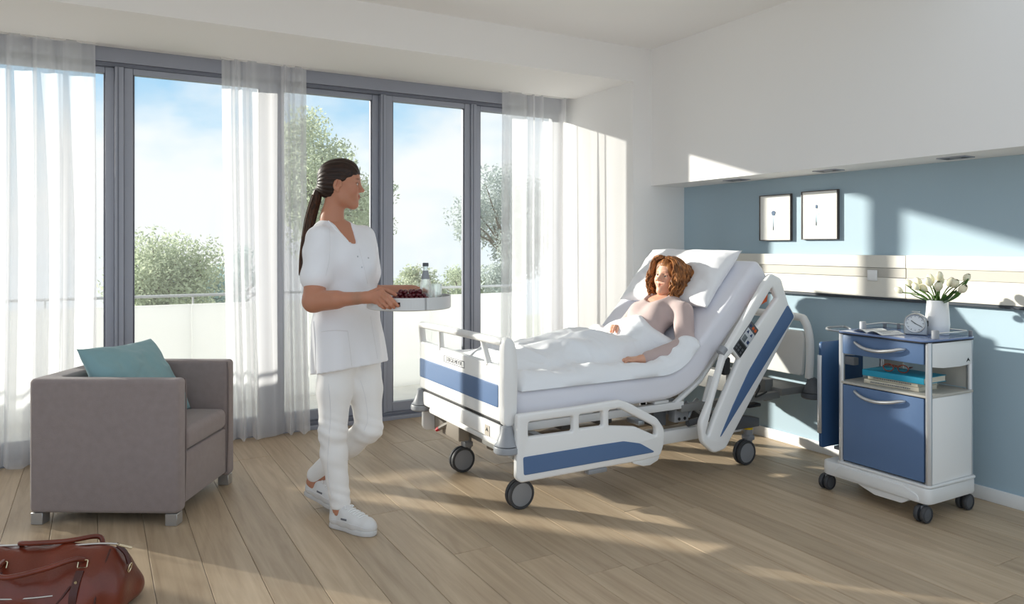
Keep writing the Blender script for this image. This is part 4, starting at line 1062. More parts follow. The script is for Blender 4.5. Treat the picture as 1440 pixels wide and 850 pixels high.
# U-shaped shell seen from above
shell = arc_poly([(-D2, -W2), (D2, -W2), (D2, -W2+AT), (-D2+.12, -W2+AT), (-D2+.12, W2-AT), (D2, W2-AT), (D2, W2), (-D2, W2)], [.035, .028, .028, .02, .02, .028, .028, .035], 5)
plate('shell', shell, [], H1-H0, .022, 'sofa_fabric', arm, 'xy', (H1+H0)/2, 4, 60)
MB().box((D2-.06, -W2+AT+.002, .075), (D2-.012, W2-AT-.002, .315), .012, 3).build('front_panel', 'sofa_fabric', arm)
def seat_cushion():
    V = []; n = 26; x0, x1, y0, y1, z0, z1 = -D2+.122, D2-.004, -W2+AT+.003, W2-AT-.003, .318, .425
    mm = MB().box((x0, y0, z0), (x1, y1, z1), .034, 5); me = mm.mesh('seat_cushion', 60)
    for v in me.vertices:
        u = (v.co.x-x0)/(x1-x0)*2-1; w = (v.co.y-y0)/(y1-y0)*2-1
        if v.co.z > .38: v.co.z += .010*(1-u*u)*(1-w*w)
    return link_mesh('seat_cushion', me, 'sofa_fabric', arm)
seat_cushion()
for sx, sy in ((-1, -1), (1, -1), (1, 1), (-1, 1)):
    cx, cy = sx*(D2-.038), sy*(W2-.036); MB().box((cx-.028, cy-.028, 0), (cx+.028, cy+.028, .0545), .002, 1).build('foot', 'leg_steel', arm)
for y in (-W2+AT*.5,):
    pass
for s_ in (-1, 1):      # piping down the arm fronts
    yy = s_*(W2-AT+.004); MB().tube([(D2-.010, yy, .08), (D2-.002, yy, .30), (D2-.002, yy, .62), (D2-.008, yy, .672)], .0035, 6).build('piping', 'sofa_piping', arm)
cu = tag(empty('throw_cushion', (0, 0, 0)), 'pale teal throw cushion leaning in the armchair', 'cushion')
A_ = Matrix.Translation(AC) @ Matrix.Rotation(ARZ, 4, 'Z')
cxl, cyl, czl = Vector((.22, 1, -.02)).normalized(), Vector((-.58, .0, .80)).normalized(), None
cu.matrix_world = A_ @ frame_M((-.020, .01, .612), cxl, cyl)
link_mesh('cover', pillow_mesh('cushion_cover', .50, .45, .17, 7, dents=((0, .9, .4, .012),)), 'cushion_teal', cu)

# ------------------------------------------------------------------ leather travel bag
bg0 = W3(118, 345, 2.62); bg0.z = 0
bag = tag(empty('travel_bag', bg0, -YAW+.04), 'brown leather travel bag lying on the floor before the armchair', 'bag')
# local: x along the bag (right end at +.15), y away from the camera
S = SDF((-.50, -.24, -.02), (.24, .24, .30), .006)
S.loft([(.0, -.15, 0, .29, .120), (.03, -.15, 0, .312, .142), (.09, -.15, 0, .315, .146), (.15, -.15, 0, .300, .118), (.20, -.15, .0, .278, .066), (.232, -.15, .0, .262, .026)], n=4.2, rnd=.018)
S.displace(lambda x, y, z: .006*np.sin(x*21+z*9+1)*np.sin(z*17+y*12)+.003*np.sin(x*53+y*31-z*20))
me, _v = S.mesh('bag_body', 2); body = link_mesh('bag_body', me, 'leather', bag)
def bagpt(x, z, side, out=.0):
    zz = [0, .03, .09, .15, .20, .232]; rv = [.120, .142, .146, .118, .066, .026]
    ru = np.interp(z, zz, [.29, .312, .315, .300, .278, .262]); f = max(0, 1-(abs((x+.15)/ru))**4.2)**(1/4.2)
    return Vector((x, side*(np.interp(z, zz, rv)*f+out), z))
for sd in (-1, 1):      # seams around the end panel
    MB().tube([bagpt(.105, z, sd, .003) for z in np.linspace(.012, .225, 16)], .0036, 6).build('end_piping', 'leather_dark', bag)
MB().tube([(x, .002*math.sin(x*30), .2325-.05*max(0, x-.10)+.002*math.sin(x*21)) for x in np.linspace(-.40, .118, 40)], .0036, 6).build('zip', 'zip_metal', bag)
MB().box((.108, -.006, .222), (.165, .006, .227), .001, 1, Matrix.Rotation(.25, 4, 'Y') @ Matrix.Translation((-.055, 0, .028))).build('zip_pull', 'gold_metal', bag)
MB().tube(smooth_pts([(.118, 0, .228), (.146, 0, .20), (.160, -.004, .165)], 5), .008, 6).build('end_tab', 'leather_dark', bag)
MB().tube([(.163+.004*math.sin(a), -.006+.012*math.cos(a), .150+.016*math.sin(a)) for a in [k*.5236 for k in range(12)]], .0026, 6, closed=True).build('d_ring', 'gold_metal', bag)
def strapband(pts, w, th, name, parent, material='leather'):
    P = smooth_pts(pts, 6); mm = MB(); V = []; m = len(P)
    for i, p in enumerate(P):
        t_ = (P[min(i+1, m-1)]-P[max(i-1, 0)]).normalized(); sd = Vector((1, 0, 0)); sd = (sd-t_*sd.dot(t_)).normalized(); up_ = t_.cross(sd)
        V += [p+sd*w+up_*th, p-sd*w+up_*th, p-sd*w-up_*th, p+sd*w-up_*th]
    Fc = [(4*i+k, 4*i+(k+1) % 4, 4*i+4+(k+1) % 4, 4*i+4+k) for i in range(m-1) for k in range(4)]+[(3, 2, 1, 0), (4*m-4, 4*m-3, 4*m-2, 4*m-1)]
    mm.add(V, Fc); return mm.build(name, material, parent)
def ring_at(p, parent, s_=.016):
    MB().tube(arc_poly([(-s_, -s_*.8), (s_, -s_*.8), (s_, s_*.8), (-s_, s_*.8)], .004, 3) and [Vector((p[0]+a, p[1]+.35*b, p[2]+b*.9)) for a, b in arc_poly([(-s_, -s_*.8), (s_, -s_*.8), (s_, s_*.8), (-s_, s_*.8)], .004, 3)], .0024, 6, closed=True).build('buckle_ring', 'gold_metal', parent)
for sd in (-1, 1):
    for x in (.035, -.235):
        strapband([bagpt(x, .05, sd, .004), bagpt(x, .12, sd, .004), bagpt(x, .178, sd, .005)], .013, .002, 'strap', bag, 'leather_dark')
        ring_at(bagpt(x, .195, sd, .006), bag)
        for z in (.150,): MB().lathe([(0, .004), (.005, .003), (.005, 0)], 10, bagpt(x, z, sd, .005), 'y').build('stud', 'gold_metal', bag)
    y1_ = -.115 if sd < 0 else .02; 
    p = [bagpt(.035, .205, sd, .008), (.010, sd*.075 if sd > 0 else -.095, .232 if sd > 0 else .218), (-.06, y1_-.02, .246 if sd > 0 else .205), (-.16, y1_-.05, .252 if sd > 0 else .192), (-.215, y1_-.03, .244 if sd > 0 else .200), bagpt(-.235, .205, sd, .008)]
    MB().tube(smooth_pts(p, 6), .0088, 10).build('handle', 'leather', bag)
MB().tube(smooth_pts([bagpt(x, .118+.01*math.sin(x*9), -1, .003) for x in np.linspace(-.37, -.03, 8)], 4), .003, 6).build('pocket_zip', 'zip_metal', bag)
MB().tube(smooth_pts([bagpt(x, z, -1, .0035) for x, z in ((.02, .14), (-.02, .085), (-.10, .045), (-.25, .035))], 5), .0035, 6).build('pocket_piping', 'leather_dark', bag)

# ------------------------------------------------------------------ tray with its load
TC = W3(575.5, 345, 3.28); TZ = 1.020; TR = .186
tray = tag(empty('serving_tray', (TC.x, TC.y, TZ), -YAW), 'round light grey serving tray held by the nurse', 'tray')
MB().lathe([(0, 0), (TR-.006, 0), (TR, .004), (TR, .007), (0, .007)], 72).build('base', 'tray_white', tray)
def tray_wall():
    mm = MB(); n = 96; t_ = .005
    slots = [math.atan2(-.94, -.30), math.atan2(.94, .30)]
    for k in range(n):
        a0, a1 = 2*math.pi*k/n, 2*math.pi*(k+1)/n; am = (a0+a1)/2
        cut = any(abs((am-s_+math.pi) % (2*math.pi)-math.pi) < .27 for s_ in slots)
        for (z0, z1) in (((.004, .020), (.038, .056)) if cut else ((.004, .056),)):
            P = []
            for z in (z0, z1):
                for r in (TR-t_, TR):
                    for a in (a0, a1): P.append((r*math.cos(a), r*math.sin(a), z))
            mm.add(P, [(0, 1, 3, 2), (4, 6, 7, 5), (2, 3, 7, 6), (0, 4, 5, 1), (0, 2, 6, 4), (1, 5, 7, 3)])
    me = pmesh('rim', mm.v, mm.f); bm = bmesh.new(); bm.from_mesh(me); bmesh.ops.remove_doubles(bm, verts=bm.verts, dist=1e-5); bmesh.ops.recalc_face_normals(bm, faces=bm.faces); bm.to_mesh(me); bm.free(); shade(me, 30)
    link_mesh('rim', me, 'tray_white', tray)
tray_wall()
def _clear():
    m, nt, N, L, out = node_mat('clear_glass')
    g = N('ShaderNodeBsdfGlass'); g.inputs['IOR'].default_value = 1.45; g.inputs['Roughness'].default_value = 0; g.inputs['Color'].default_value = (.97, .99, .99, 1)
    t = N('ShaderNodeBsdfTransparent'); t.inputs[0].default_value = (.96, .98, .98, 1)
    mx = N('ShaderNodeMixShader'); mx.inputs[0].default_value = .45; L(g.outputs[0], mx.inputs[1]); L(t.outputs[0], mx.inputs[2]); L(mx.outputs[0], out.inputs[0])
_clear()
def on_tray(px, dd): 
    p = W3(px, 345, 3.28+dd); return (p.x, p.y, TZ+.0072)
bt = tag(empty('water_bottle', on_tray(598.5, .04)), 'clear glass water bottle standing on the tray', 'bottle')
MB().lathe([(0, 0), (.023, 0), (.0265, .004), (.0265, .075), (.025, .095), (.019, .125), (.0125, .150), (.0115, .172), (.0125, .174), (.0125, .186), (.009, .187), (.009, .15), (.022, .09), (.0235, .008), (0, .007)], 32).build('body', 'clear_glass', bt)
MB().lathe([(.0206, .120), (.0172, .134), (.0134, .150), (.0128, .158), (.0122, .158), (.0130, .148)], 28, cap=False).build('neck_label', 'bumper_grey', bt)
MB().lathe([(.0136, .178), (.0136, .190), (.012, .193), (0, .193)], 24).build('cap', 'dark_grey_plastic', bt)
gs = tag(empty('drinking_glass', on_tray(612.5, .0)), 'empty clear tumbler beside the bottle on the tray', 'glass')
MB().lathe([(0, 0), (.022, 0), (.024, .003), (.031, .100), (.029, .100), (.0225, .010), (0, .009)], 32).build('tumbler', 'clear_glass', gs)
gr = tag(empty('grape_bunch', on_tray(577, -.055), -YAW), 'bunch of dark red grapes on the tray', 'grapes')
def grapes():
    rnd = random.Random(5); me = MB().lathe([(0, -1.08), (.38, -1.0), (.72, -.76), (.95, -.35), (1, 0), (.95, .35), (.72, .76), (.38, 1.0), (0, 1.08)], 14).mesh('grape', None); shade(me)
    pts = []
    for lay, (nx, ny, z) in enumerate(((10, 6, .0105), (9, 5, .025), (8, 4, .039), (7, 3, .053), (5, 2, .067))):
        for i in range(nx):
            for j in range(ny):
                u = (i-(nx-1)/2); v = (j-(ny-1)/2)
                if (u/(nx/2))**2+(v/(ny/2))**2 > 1.05: continue
                pts.append((u*.0195+rnd.uniform(-.004, .004), v*.0185+rnd.uniform(-.004, .004), z+rnd.uniform(-.001, .004)))
    for p in pts:
        o = link_mesh('grape', me, 'grape', gr); o.location = p; s_ = .0094+.0018*rnd.random(); o.scale = (s_,)*3; o.rotation_euler = (rnd.random()*3, rnd.random()*3, 0)
    MB().tube(smooth_pts([(-.09, 0, .02), (-.05, .004, .03), (0, 0, .026), (.06, 0, .022)], 5), .0025, 6).build('stalk', 'grape_stem', gr)
grapes()
from mathutils.bvhtree import BVHTree
# ------------------------------------------------------------------ skin and hair
def _skin(name, c):
    m = bpy.data.materials.new(name); MAT[name] = m; m.use_nodes = True; nt = m.node_tree; b = nt.nodes['Principled BSDF']; N = nt.nodes.new; L = nt.links.new
    at_ = N('ShaderNodeAttribute'); at_.attribute_name = 'tint'; mx = N('ShaderNodeMix'); mx.data_type = 'RGBA'; mx.blend_type = 'MULTIPLY'; mx.inputs['Factor'].default_value = 1
    mx.inputs['A'].default_value = c; L(at_.outputs['Color'], mx.inputs['B']); L(mx.outputs['Result'], b.inputs['Base Color'])
    b.inputs['Roughness'].default_value = .48; b.inputs['Specular IOR Level'].default_value = .35
    b.inputs['Subsurface Weight'].default_value = .25; b.inputs['Subsurface Radius'].default_value = (1, .35, .2); b.inputs['Subsurface Scale'].default_value = .006
_skin('skin_nurse', srgb(190, 134, 108)); _skin('skin_patient', srgb(218, 168, 142))
def _hair(name, c0, c1, sc):
    m = bpy.data.materials.new(name); MAT[name] = m; m.use_nodes = True; nt = m.node_tree; b = nt.nodes['Principled BSDF']; N = nt.nodes.new; L = nt.links.new
    tc = N('ShaderNodeTexCoord'); mp = N('ShaderNodeMapping'); mp.inputs['Scale'].default_value = sc; L(tc.outputs['Object'], mp.inputs[0])
    nz = N('ShaderNodeTexNoise'); nz.inputs['Scale'].default_value = 1; nz.inputs['Detail'].default_value = 4; L(mp.outputs[0], nz.inputs['Vector'])
    cr = N('ShaderNodeValToRGB'); L(nz.outputs['Fac'], cr.inputs[0]); e = cr.color_ramp.elements; e[0].position = .35; e[0].color = c0; e[1].position = .68; e[1].color = c1; L(cr.outputs[0], b.inputs['Base Color'])
    b.inputs['Roughness'].default_value = .45; b.inputs['Specular IOR Level'].default_value = .3
    bp = N('ShaderNodeBump'); bp.inputs['Strength'].default_value = .3; bp.inputs['Distance'].default_value = .002; L(nz.outputs['Fac'], bp.inputs['Height']); L(bp.outputs[0], b.inputs['Normal'])
_hair('hair_dark', srgb(30, 20, 16), srgb(58, 38, 28), (10, 150, 190)); _hair('ponytail_dark', srgb(34, 22, 16), srgb(84, 52, 34), (190, 190, 9)); _hair('hair_copper', srgb(94, 58, 34), srgb(180, 120, 70), (70, 70, 28))

def join_meshes(name, parts, mats):
    """parts: (mesh or (V, F), material index, tint array or None)"""
    V = []; Fc = []; MI = []; T = []; o = 0
    for me, mi, tint in parts:
        if isinstance(me, tuple): v, f = me; v = np.array(v, float)
        else:
            v = np.zeros(len(me.vertices)*3); me.vertices.foreach_get('co', v); v = v.reshape(-1, 3); f = [tuple(p.vertices) for p in me.polygons]
        V.append(v); Fc += [tuple(i+o for i in q) for q in f]; MI += [mi]*len(f)
        T.append(np.ones((len(v), 4)) if tint is None else np.concatenate([tint, np.ones((len(v), 1))], 1)); o += len(v)
    V = np.concatenate(V); T = np.concatenate(T); me = bpy.data.meshes.new(name); me.from_pydata(V.tolist(), [], Fc); me.update()
    for k in mats: me.materials.append(MAT[k])
    me.polygons.foreach_set('material_index', MI); at_ = me.color_attributes.new('tint', 'FLOAT_COLOR', 'POINT'); at_.data.foreach_set('color', T.astype(np.float32).ravel()); shade(me)
    return me
def head_prims(S, smile=1.0):
    """adult head about 24 cm tall; local x forward, y to its left, z up, origin in the middle"""
    S.ell((-.014, 0, .034), (.094, .073, .084), .03); S.ell((.018, 0, .040), (.066, .066, .074), .03)
    S.ell((.028, 0, -.035), (.056, .053, .076), .03)
    for y in (-1, 1):
        S.cone((-.008, y*.050, -.040), (.012, y*.044, -.072), .020, .018, .03); S.cone((.012, y*.044, -.072), (.058, y*.012, -.101), .017, .014, .03)
        S.ell((.056, y*.036, -.022), (.024, .020, .022), .025); S.ell((.058, y*.034, -.040), (.022, .017, .020), .022)
    S.ell((.068, 0, -.098), (.017, .018, .016), .022)
    S.ell((.066, 0, -.060), (.020, .030, .024), .02)
    S.cone((.074, -.030, .022), (.074, .030, .022), .0125, .0125, .02)
    for y in (-1, 1):
        S.ell((.094, y*.031, .004), (.017, .017, .0115), .012, '-')
        S.ell((.0665, y*.031, .0030), (.0140, .0150, .0115), .006)
        S.cone((.0826, y*.017, .0086), (.0792, y*.044, .0072), .0038, .0032, .004); S.cone((.0816, y*.018, -.0056), (.0782, y*.043, -.0038), .0030, .0026, .004)
    S.cone((.080, 0, .014), (.1035, 0, -.024), .0075, .0088, .014); S.ell((.1045, 0, -.0265), (.0095, .0095, .0085), .008)
    for y in (-1, 1): S.ell((.0935, y*.0092, -.0300), (.0095, .0066, .0066), .007); S.ell((.0985, y*.0056, -.0362), (.004, .0028, .003), .002, '-')
    # mouth: lips with corners drawn up into a smile
    up_ = .004*smile
    for y in (-1, 1):
        S.cone((.0868, 0, -.0545), (.0690, y*.0285, -.0550+up_*1.6), .0055, .0028, .006); S.cone((.0852, 0, -.0655), (.0690, y*.0275, -.0555+up_*1.4), .0062, .0024, .006)
    for y in (-1, 1):
        S.cone((.0918, y*.004, -.0600), (.0720, y*.0295, -.0552+up_*1.5), .0012, .0014, .002, '-')
        S.cone((.084, y*.022, -.030), (.072, y*.037, -.052), .0026, .002, .008, '-')
    for y in (-1, 1):
        R = [[math.cos(.25), 0, -math.sin(.25)], [0, 1, 0], [math.sin(.25), 0, math.cos(.25)]]
        S.ell((-.012, y*.0745, -.006), (.019, .0085, .031), .006, '+', R); S.ell((-.009, y*.0825, -.001), (.0115, .0085, .0215), .003, '-', R); S.ell((-.016, y*.080, .0), (.0035, .004, .016), .003, '+', R); S.ell((-.010, y*.072, -.034), (.009, .006, .010), .006)
        S.ell((.006, y*.074, -.010), (.006, .005, .008), .005)
def head_tint(L, brow=(.28, .22, .20), lip=(.86, .55, .54)):
    x, y, z = L[:, 0], L[:, 1], L[:, 2]; T = np.ones((len(L), 3)); ay = np.abs(y)
    def mixc(w, c):
        for i in range(3): T[:, i] = T[:, i]*(1-w)+c[i]*w
    mixc(.35*np.exp(-(((x-.066)/.03)**2+((ay-.040)/.018)**2+((z+.026)/.018)**2)), (.95, .62, .58))
    cz = -.0602+.0125*np.clip(ay/.0285, 0, 1)**1.5
    hz = np.clip(.0095*(1-(ay/.031)**2), 0, 1); w = np.clip((hz-np.abs(z-cz))/.0022+.5, 0, 1)*(x > .062)*(ay < .031); mixc(.85*w, lip)
    mixc(.8*np.exp(-((z-cz)/(.0013+.0010*np.clip(ay/.028, 0, 1)))**2)*(x > .064)*(ay < .031), (.50, .26, .25))  # dark line painted between the lips, as shade in the mouth crease
    bz = .0235+.004*np.sin(np.clip((ay-.014)/.034, 0, 1)*2.4); w = np.clip(1.4-np.abs(z-bz)/.0035, 0, 1)*np.clip((ay-.012)/.005, 0, 1)*np.clip((.051-ay)/.006, 0, 1)*(x > .045); mixc(.75*w, brow)
    lz = .0085-.9*((ay-.031)**2)*8; w = np.exp(-((z-lz)/.0020)**2)*(np.abs(ay-.031) < .0165)*(x > .068); mixc(.85*w, (.14, .10, .09))
    lz = -.0045+((ay-.031)**2)*6; w = np.exp(-((z-lz)/.0016)**2)*(np.abs(ay-.031) < .015)*(x > .068); mixc(.35*w, (.35, .22, .2))
    return T
def ball(c, r, n=14, sc=(1, 1, 1)):
    V = []; Fc = []; m = n//2
    for j in range(m+1):
        p = math.pi*j/m
        for i in range(n): a = 2*math.pi*i/n; V.append((c[0]+r*sc[0]*math.sin(p)*math.cos(a), c[1]+r*sc[1]*math.sin(p)*math.sin(a), c[2]+r*sc[2]*math.cos(p)))
    for j in range(m):
        for i in range(n): Fc.append((j*n+i, (j+1)*n+i, (j+1)*n+(i+1) % n, j*n+(i+1) % n))
    return V, Fc
def eyes(o, R, s, look=(1, 0, 0)):
    """eyeballs with iris, in grid space"""
    out = []; R = np.array(R); look = np.array(look, float); look /= np.linalg.norm(look)
    for y in (-1, 1):
        c = np.array((.0702, y*.031, .0016)); V, Fc = ball((0, 0, 0), .0140, 20); V = np.array(V)
        out.append(((o+(c+V)*s @ R if False else o+((c+V)*s) @ R, Fc), 1, None))
        u = np.cross(look, (0, 0, 1.)); u /= np.linalg.norm(u); w = np.cross(u, look)
        for rr, off, mi in ((.0066, .0143, 2),):
            D = [look*off]+[look*math.sqrt(off*off-rr*rr)+(u*math.cos(a)+w*math.sin(a))*rr for a in [k*.5236 for k in range(12)]]
            out.append(((o+((c+np.array(D))*s) @ R, [(0, k+1, (k+1) % 12+1) for k in range(12)]), mi, None))
    return out
def hand(S, wrist, pts, k=.008, sc=1.0):
    """pts: dict of finger chains in grid space"""
    for nm, ch in pts.items():
        r0 = {'thumb': .0105, 'index': .0090, 'middle': .0092, 'ring': .0086, 'pinky': .0076}.get(nm, .009)*sc
        S.chain(ch, [r0*1.08, r0, r0*.93, r0*.80][:len(ch)] if len(ch) <= 4 else [r0]*len(ch), k*.55)
def palm(S, wrist, knuckles, k=.012, th=.0135):
    w = np.array(wrist, float)
    for q in knuckles: S.cone(w+(np.array(q)-w)*.10, np.array(q), th*1.18, th*.82, k)
    for i in range(len(knuckles)-1): S.cone(knuckles[i], knuckles[i+1], th*.80, th*.78, k)

# ================================================================== nurse
NL0 = (490-720)/F_PX*3.5
def NP(x, y, a):
    d = 3.5+a; return np.array(((x-720)/F_PX*d-NL0, a, CAM_H-(y-HORIZON)/F_PX*d))
n0 = W3(490, 345, 3.5); n0.z = 0
nurse = tag(empty('person', n0, -YAW), 'person in white tunic and white trousers walking while holding a tray', 'person')
CAMN = np.array((-NL0, -3.5, CAM_H))
class Proj:
    """finds the point of a built surface that shows at a pixel, to lay seams and buttons on the cloth"""
    def __init__(s, me, cam, ray): s.t = BVHTree.FromPolygons([v.co[:] for v in me.vertices], [tuple(p.vertices) for p in me.polygons]); s.cam = Vector(cam); s.ray = ray
    def hit(s, x, y, lift=.0):
        d = Vector(s.ray(x, y)).normalized(); p, n, i, q = s.t.ray_cast(s.cam, d)
        if p is None: return None
        return p+n*lift, n
    def line(s, pts, lift=.0008, sub=5):
        P = [Vector((a, b, 0)) for a, b in pts]; out = []
        for q in smooth_pts(P, sub):
            h_ = s.hit(q.x, q.y, lift)
            if h_: out.append(h_[0])
        return out
NRAY = lambda x, y: ((x-720)/F_PX, 1.0, -(y-HORIZON)/F_PX)
TY = math.radians(-38)                                     # the torso faces right and towards the camera
RT = yawR(TY)
sh_n, el_n, wr_n = NP(449, 338, -.135), NP(441, 424, -.225), NP(513, 419, -.345)
sh_f, el_f, wr_f = NP(510, 336, .125), NP(519, 413, .135), NP(579, 409, .0)
def build_nurse():
    # ---- body
    B = SDF((-.36, -.52, -.0), (.44, .36, 1.50), .007)
    B.frame((0, 0, 0), RT)
    cN = lambda r: (r*math.cos(TY), -r*math.sin(TY))      # shift along the picture's right, in torso axes
    def secs(tab): return [(z, cN(r)[0]+f, cN(r)[1], ru, rv) for z, r, f, ru, rv in tab]
    B.loft(secs([(.80, .0, 0, .115, .165), (.90, -.005, 0, .115, .165), (1.02, -.018, 0, .095, .130), (1.20, -.022, .004, .117, .156), (1.315, -.032, -.003, .097, .155), (1.395, -.050, -.012, .060, .105), (1.42, -.055, -.014, .052, .065)]), rnd=.02)
    B.frame()
    B.cone((-.072, .0, 1.37), (-.066, .004, 1.46), .042, .036, .03)
    B.chain([sh_n, el_n, wr_n], [.052, .042, .0255], .02); B.cone(sh_n*.35+el_n*.65, el_n, .046, .0425, .02); B.cone(el_n, el_n*.55+wr_n*.45, .043, .0385, .02)
    B.chain([sh_f, el_f, wr_f], [.052, .042, .028], .02)
    hp_n, kn_n, an_n = NP(474, 478, -.05), NP(468, 608, -.115), np.array((-.012, -.115, .085))
    hp_f, kn_f, an_f = NP(507, 478, .06), NP(519, 603, .0), np.array((-.205, .155, .125))
    B.chain([hp_n, kn_n, an_n], [.075, .044, .033], .03); B.chain([hp_f, kn_f, an_f], [.075, .044, .033], .03)
    B.cone(an_n, (.02, -.13, .05), .034, .03, .02); B.cone(an_f, (-.17, .135, .075), .034, .03, .02)
    mb_, _ = B.mesh('b', 1)
    # ---- head
    ho = np.array((-.034, .002, CAM_H+(345-259.5)/F_PX*3.5)); ya, pi_ = math.radians(7), math.radians(-2); sc = .955
    f = np.array((math.cos(ya)*math.cos(pi_), math.sin(ya)*math.cos(pi_), math.sin(pi_))); lft = np.array((-math.sin(ya), math.cos(ya), 0)); upv = np.cross(f, lft); RH = np.array((f, lft, upv))
    H = SDF((-.135, -.10, -.25), (.125, .10, .14), .0026); head_prims(H, 1.5); H.cone((-.028, 0, -.055), (-.040, 0, -.165), .046, .0505, .03); H.cone((-.040, 0, -.165), (-.040, 0, -.215), .0505, .060, .03)
    mh, VL = H.mesh('h', 1); TL = head_tint(VL)
    hv = ho+(VL*sc) @ RH; hf = [tuple(p.vertices) for p in mh.polygons]
    parts = [(mb_, 0, None), ((hv, hf), 0, TL)]+eyes(ho, RH, sc, (1, .12, -.05))
    # ---- hands
    K = dict(index=[NP(537, 411, -.372), NP(547, 417.5, -.412), NP(554, 425, -.418), NP(559.5, 430.5, -.412)],
             middle=[NP(536, 415.5, -.372), NP(544.5, 422.5, -.414), NP(550, 429, -.418), NP(554, 432.5, -.408)],
             ring=[NP(533, 420, -.368), NP(540, 427, -.406), NP(545, 431.5, -.410), NP(549, 433.5, -.398)],
             pinky=[NP(529, 424, -.362), NP(534.5, 429.5, -.392), NP(539, 432.5, -.395), NP(542.5, 434, -.385)],
             thumb=[NP(523, 411.5, -.345), NP(534, 406.5, -.338), NP(545, 409.5, -.345), NP(556, 415, -.358)])
    lo = np.min([np.min(v, 0) for v in K.values()], 0)-.03; hi = np.max([np.max(v, 0) for v in K.values()], 0)+.03; lo = np.minimum(lo, wr_n-.085); hi = np.maximum(hi, wr_n+(el_n-wr_n)*.16+.04)
    Hn = SDF(lo, hi, .0024); palm(Hn, wr_n, [K[k_][0] for k_ in ('index', 'middle', 'ring', 'pinky')]); hand(Hn, wr_n, K); Hn.cone(wr_n+(el_n-wr_n)*.16, wr_n+(K['middle'][0]-wr_n)*.2, .0283, .024, .015)
    mn, Vn = Hn.mesh('n', 1)
    tip = np.ones((len(Vn), 3))
    for k_ in K:
        w = np.exp(-(np.linalg.norm(Vn-K[k_][-1], axis=1)/.014)**2)[:, None]; tip = tip*(1-.35*w)+.35*w*np.array((1, .72, .66))
    parts.append((mn, 0, tip))
    fk = wr_f+np.array((.055, -.028, .0))
    K2 = dict(index=[fk+(.004, -.018, .006), fk+(.034, -.040, .004), fk+(.052, -.044, -.012), fk+(.060, -.040, -.024)], middle=[fk+(.006, -.006, .004), fk+(.040, -.020, .0), fk+(.058, -.024, -.016), fk+(.062, -.022, -.03)],
              ring=[fk+(.006, .006, .0), fk+(.038, .0, -.006), fk+(.054, -.004, -.02), fk+(.058, -.004, -.032)], pinky=[fk+(.0, .016, -.004), fk+(.028, .014, -.010), fk+(.042, .010, -.022), fk+(.046, .008, -.03)],
              thumb=[wr_f+(.012, -.022, .004), wr_f+(.034, -.046, .010), wr_f+(.056, -.058, .010), wr_f+(.074, -.066, .006)])
    lo = np.min([np.min(v, 0) for v in K2.values()], 0)-.03; hi = np.max([np.max(v, 0) for v in K2.values()], 0)+.03; lo = np.minimum(lo, wr_f-.04)
    Hf = SDF(lo, hi, .003); palm(Hf, wr_f, [K2[k_][0] for k_ in ('index', 'middle', 'ring', 'pinky')]); hand(Hf, wr_f, K2); Hf.cone(wr_f-.02*(wr_f-el_f)/np.linalg.norm(wr_f-el_f), wr_f+(fk-wr_f)*.2, .0275, .024, .015)
    mf, _ = Hf.mesh('f', 1); parts.append((mf, 0, None))
    body = link_mesh('body', join_meshes('body', parts, ['skin_nurse', 'eye_white', 'iris']), None, nurse)
    # ---- hair
    G = SDF((-.15, -.11, -.13), (.12, .11, .16), .003)
    G.ell((-.018, 0, .036), (.100, .0795, .0905), .02); G.ell((.012, 0, .048), (.077, .073, .079), .02); G.ell((-.045, 0, -.015), (.066, .066, .066), .03)
    G.ell((.140, 0, -.125), (.184, .5, .184), .006, '-'); G.ell((-.02, 0, -.13), (.05, .09, .05), .02, '-')
    for y in (-1, 1): G.ell((-.010, y*.085, -.012), (.020, .022, .030), .006, '-')
    G.cone((-.092, 0, -.028), (-.112, 0, -.034), .026, .017, .02)
    G.displace(lambda x, y, z: .0012*np.sin(np.arctan2(z-.0, np.abs(y)+.02)*26+8*x))
    mg, VG = G.mesh('hair', 1); gv = ho+(VG*sc) @ RH
    hm = join_meshes('hair', [((gv, [tuple(p.vertices) for p in mg.polygons]), 0, None)], ['hair_dark']); hair = link_mesh('hair', hm, None, nurse)
    # ponytail: a tied bundle of long strands
    t0 = ho+np.array((-.113, 0, -.034))*sc @ RH
    path = [t0, NP(443, 283, .0), NP(437, 305, .02), NP(431, 335, .03), NP(426.5, 362, .035), NP(424, 388, .035)]
    P = smooth_pts([Vector(p) for p in path], 8); n = len(P); rnd = random.Random(3); mm = MB()
    wid = lambda t_: .012+.019*math.sin(math.pi*min(1, .14+.80*t_))*(1-.45*t_)
    mm.tube(P, [wid(i/(n-1))*.88 for i in range(n)], 12)
    for k in range(46):
        a0 = rnd.random()*6.28; rr = .70+.36*rnd.random(); tw = rnd.uniform(-.6, .6); e = rnd.uniform(.86, 1.0); Q = []
        for i in range(int(n*e)):
            t_ = i/(n-1); a = a0+tw*t_; w = wid(t_)*rr*(1 if t_ > .08 else .6); Q.append(P[i]+Vector((w*math.cos(a), w*math.sin(a)*.8, .2*w*math.sin(a))))
        mm.tube(Q, [.0026*(1-.6*i/len(Q)) for i in range(len(Q))], 5)
    mm.build('ponytail', 'ponytail_dark', hair)
    MB().tube([Vector(t0)+Vector((.004*math.cos(a), .013*math.sin(a), .013*math.cos(a))) for a in [k*.5236 for k in range(12)]], .0045, 6, closed=True).build('hair_tie', 'black_plastic', hair)
    # ---- tunic
    T = SDF((-.30, -.36, .58), (.32, .34, 1.47), .0055); T.frame((0, 0, 0), RT)
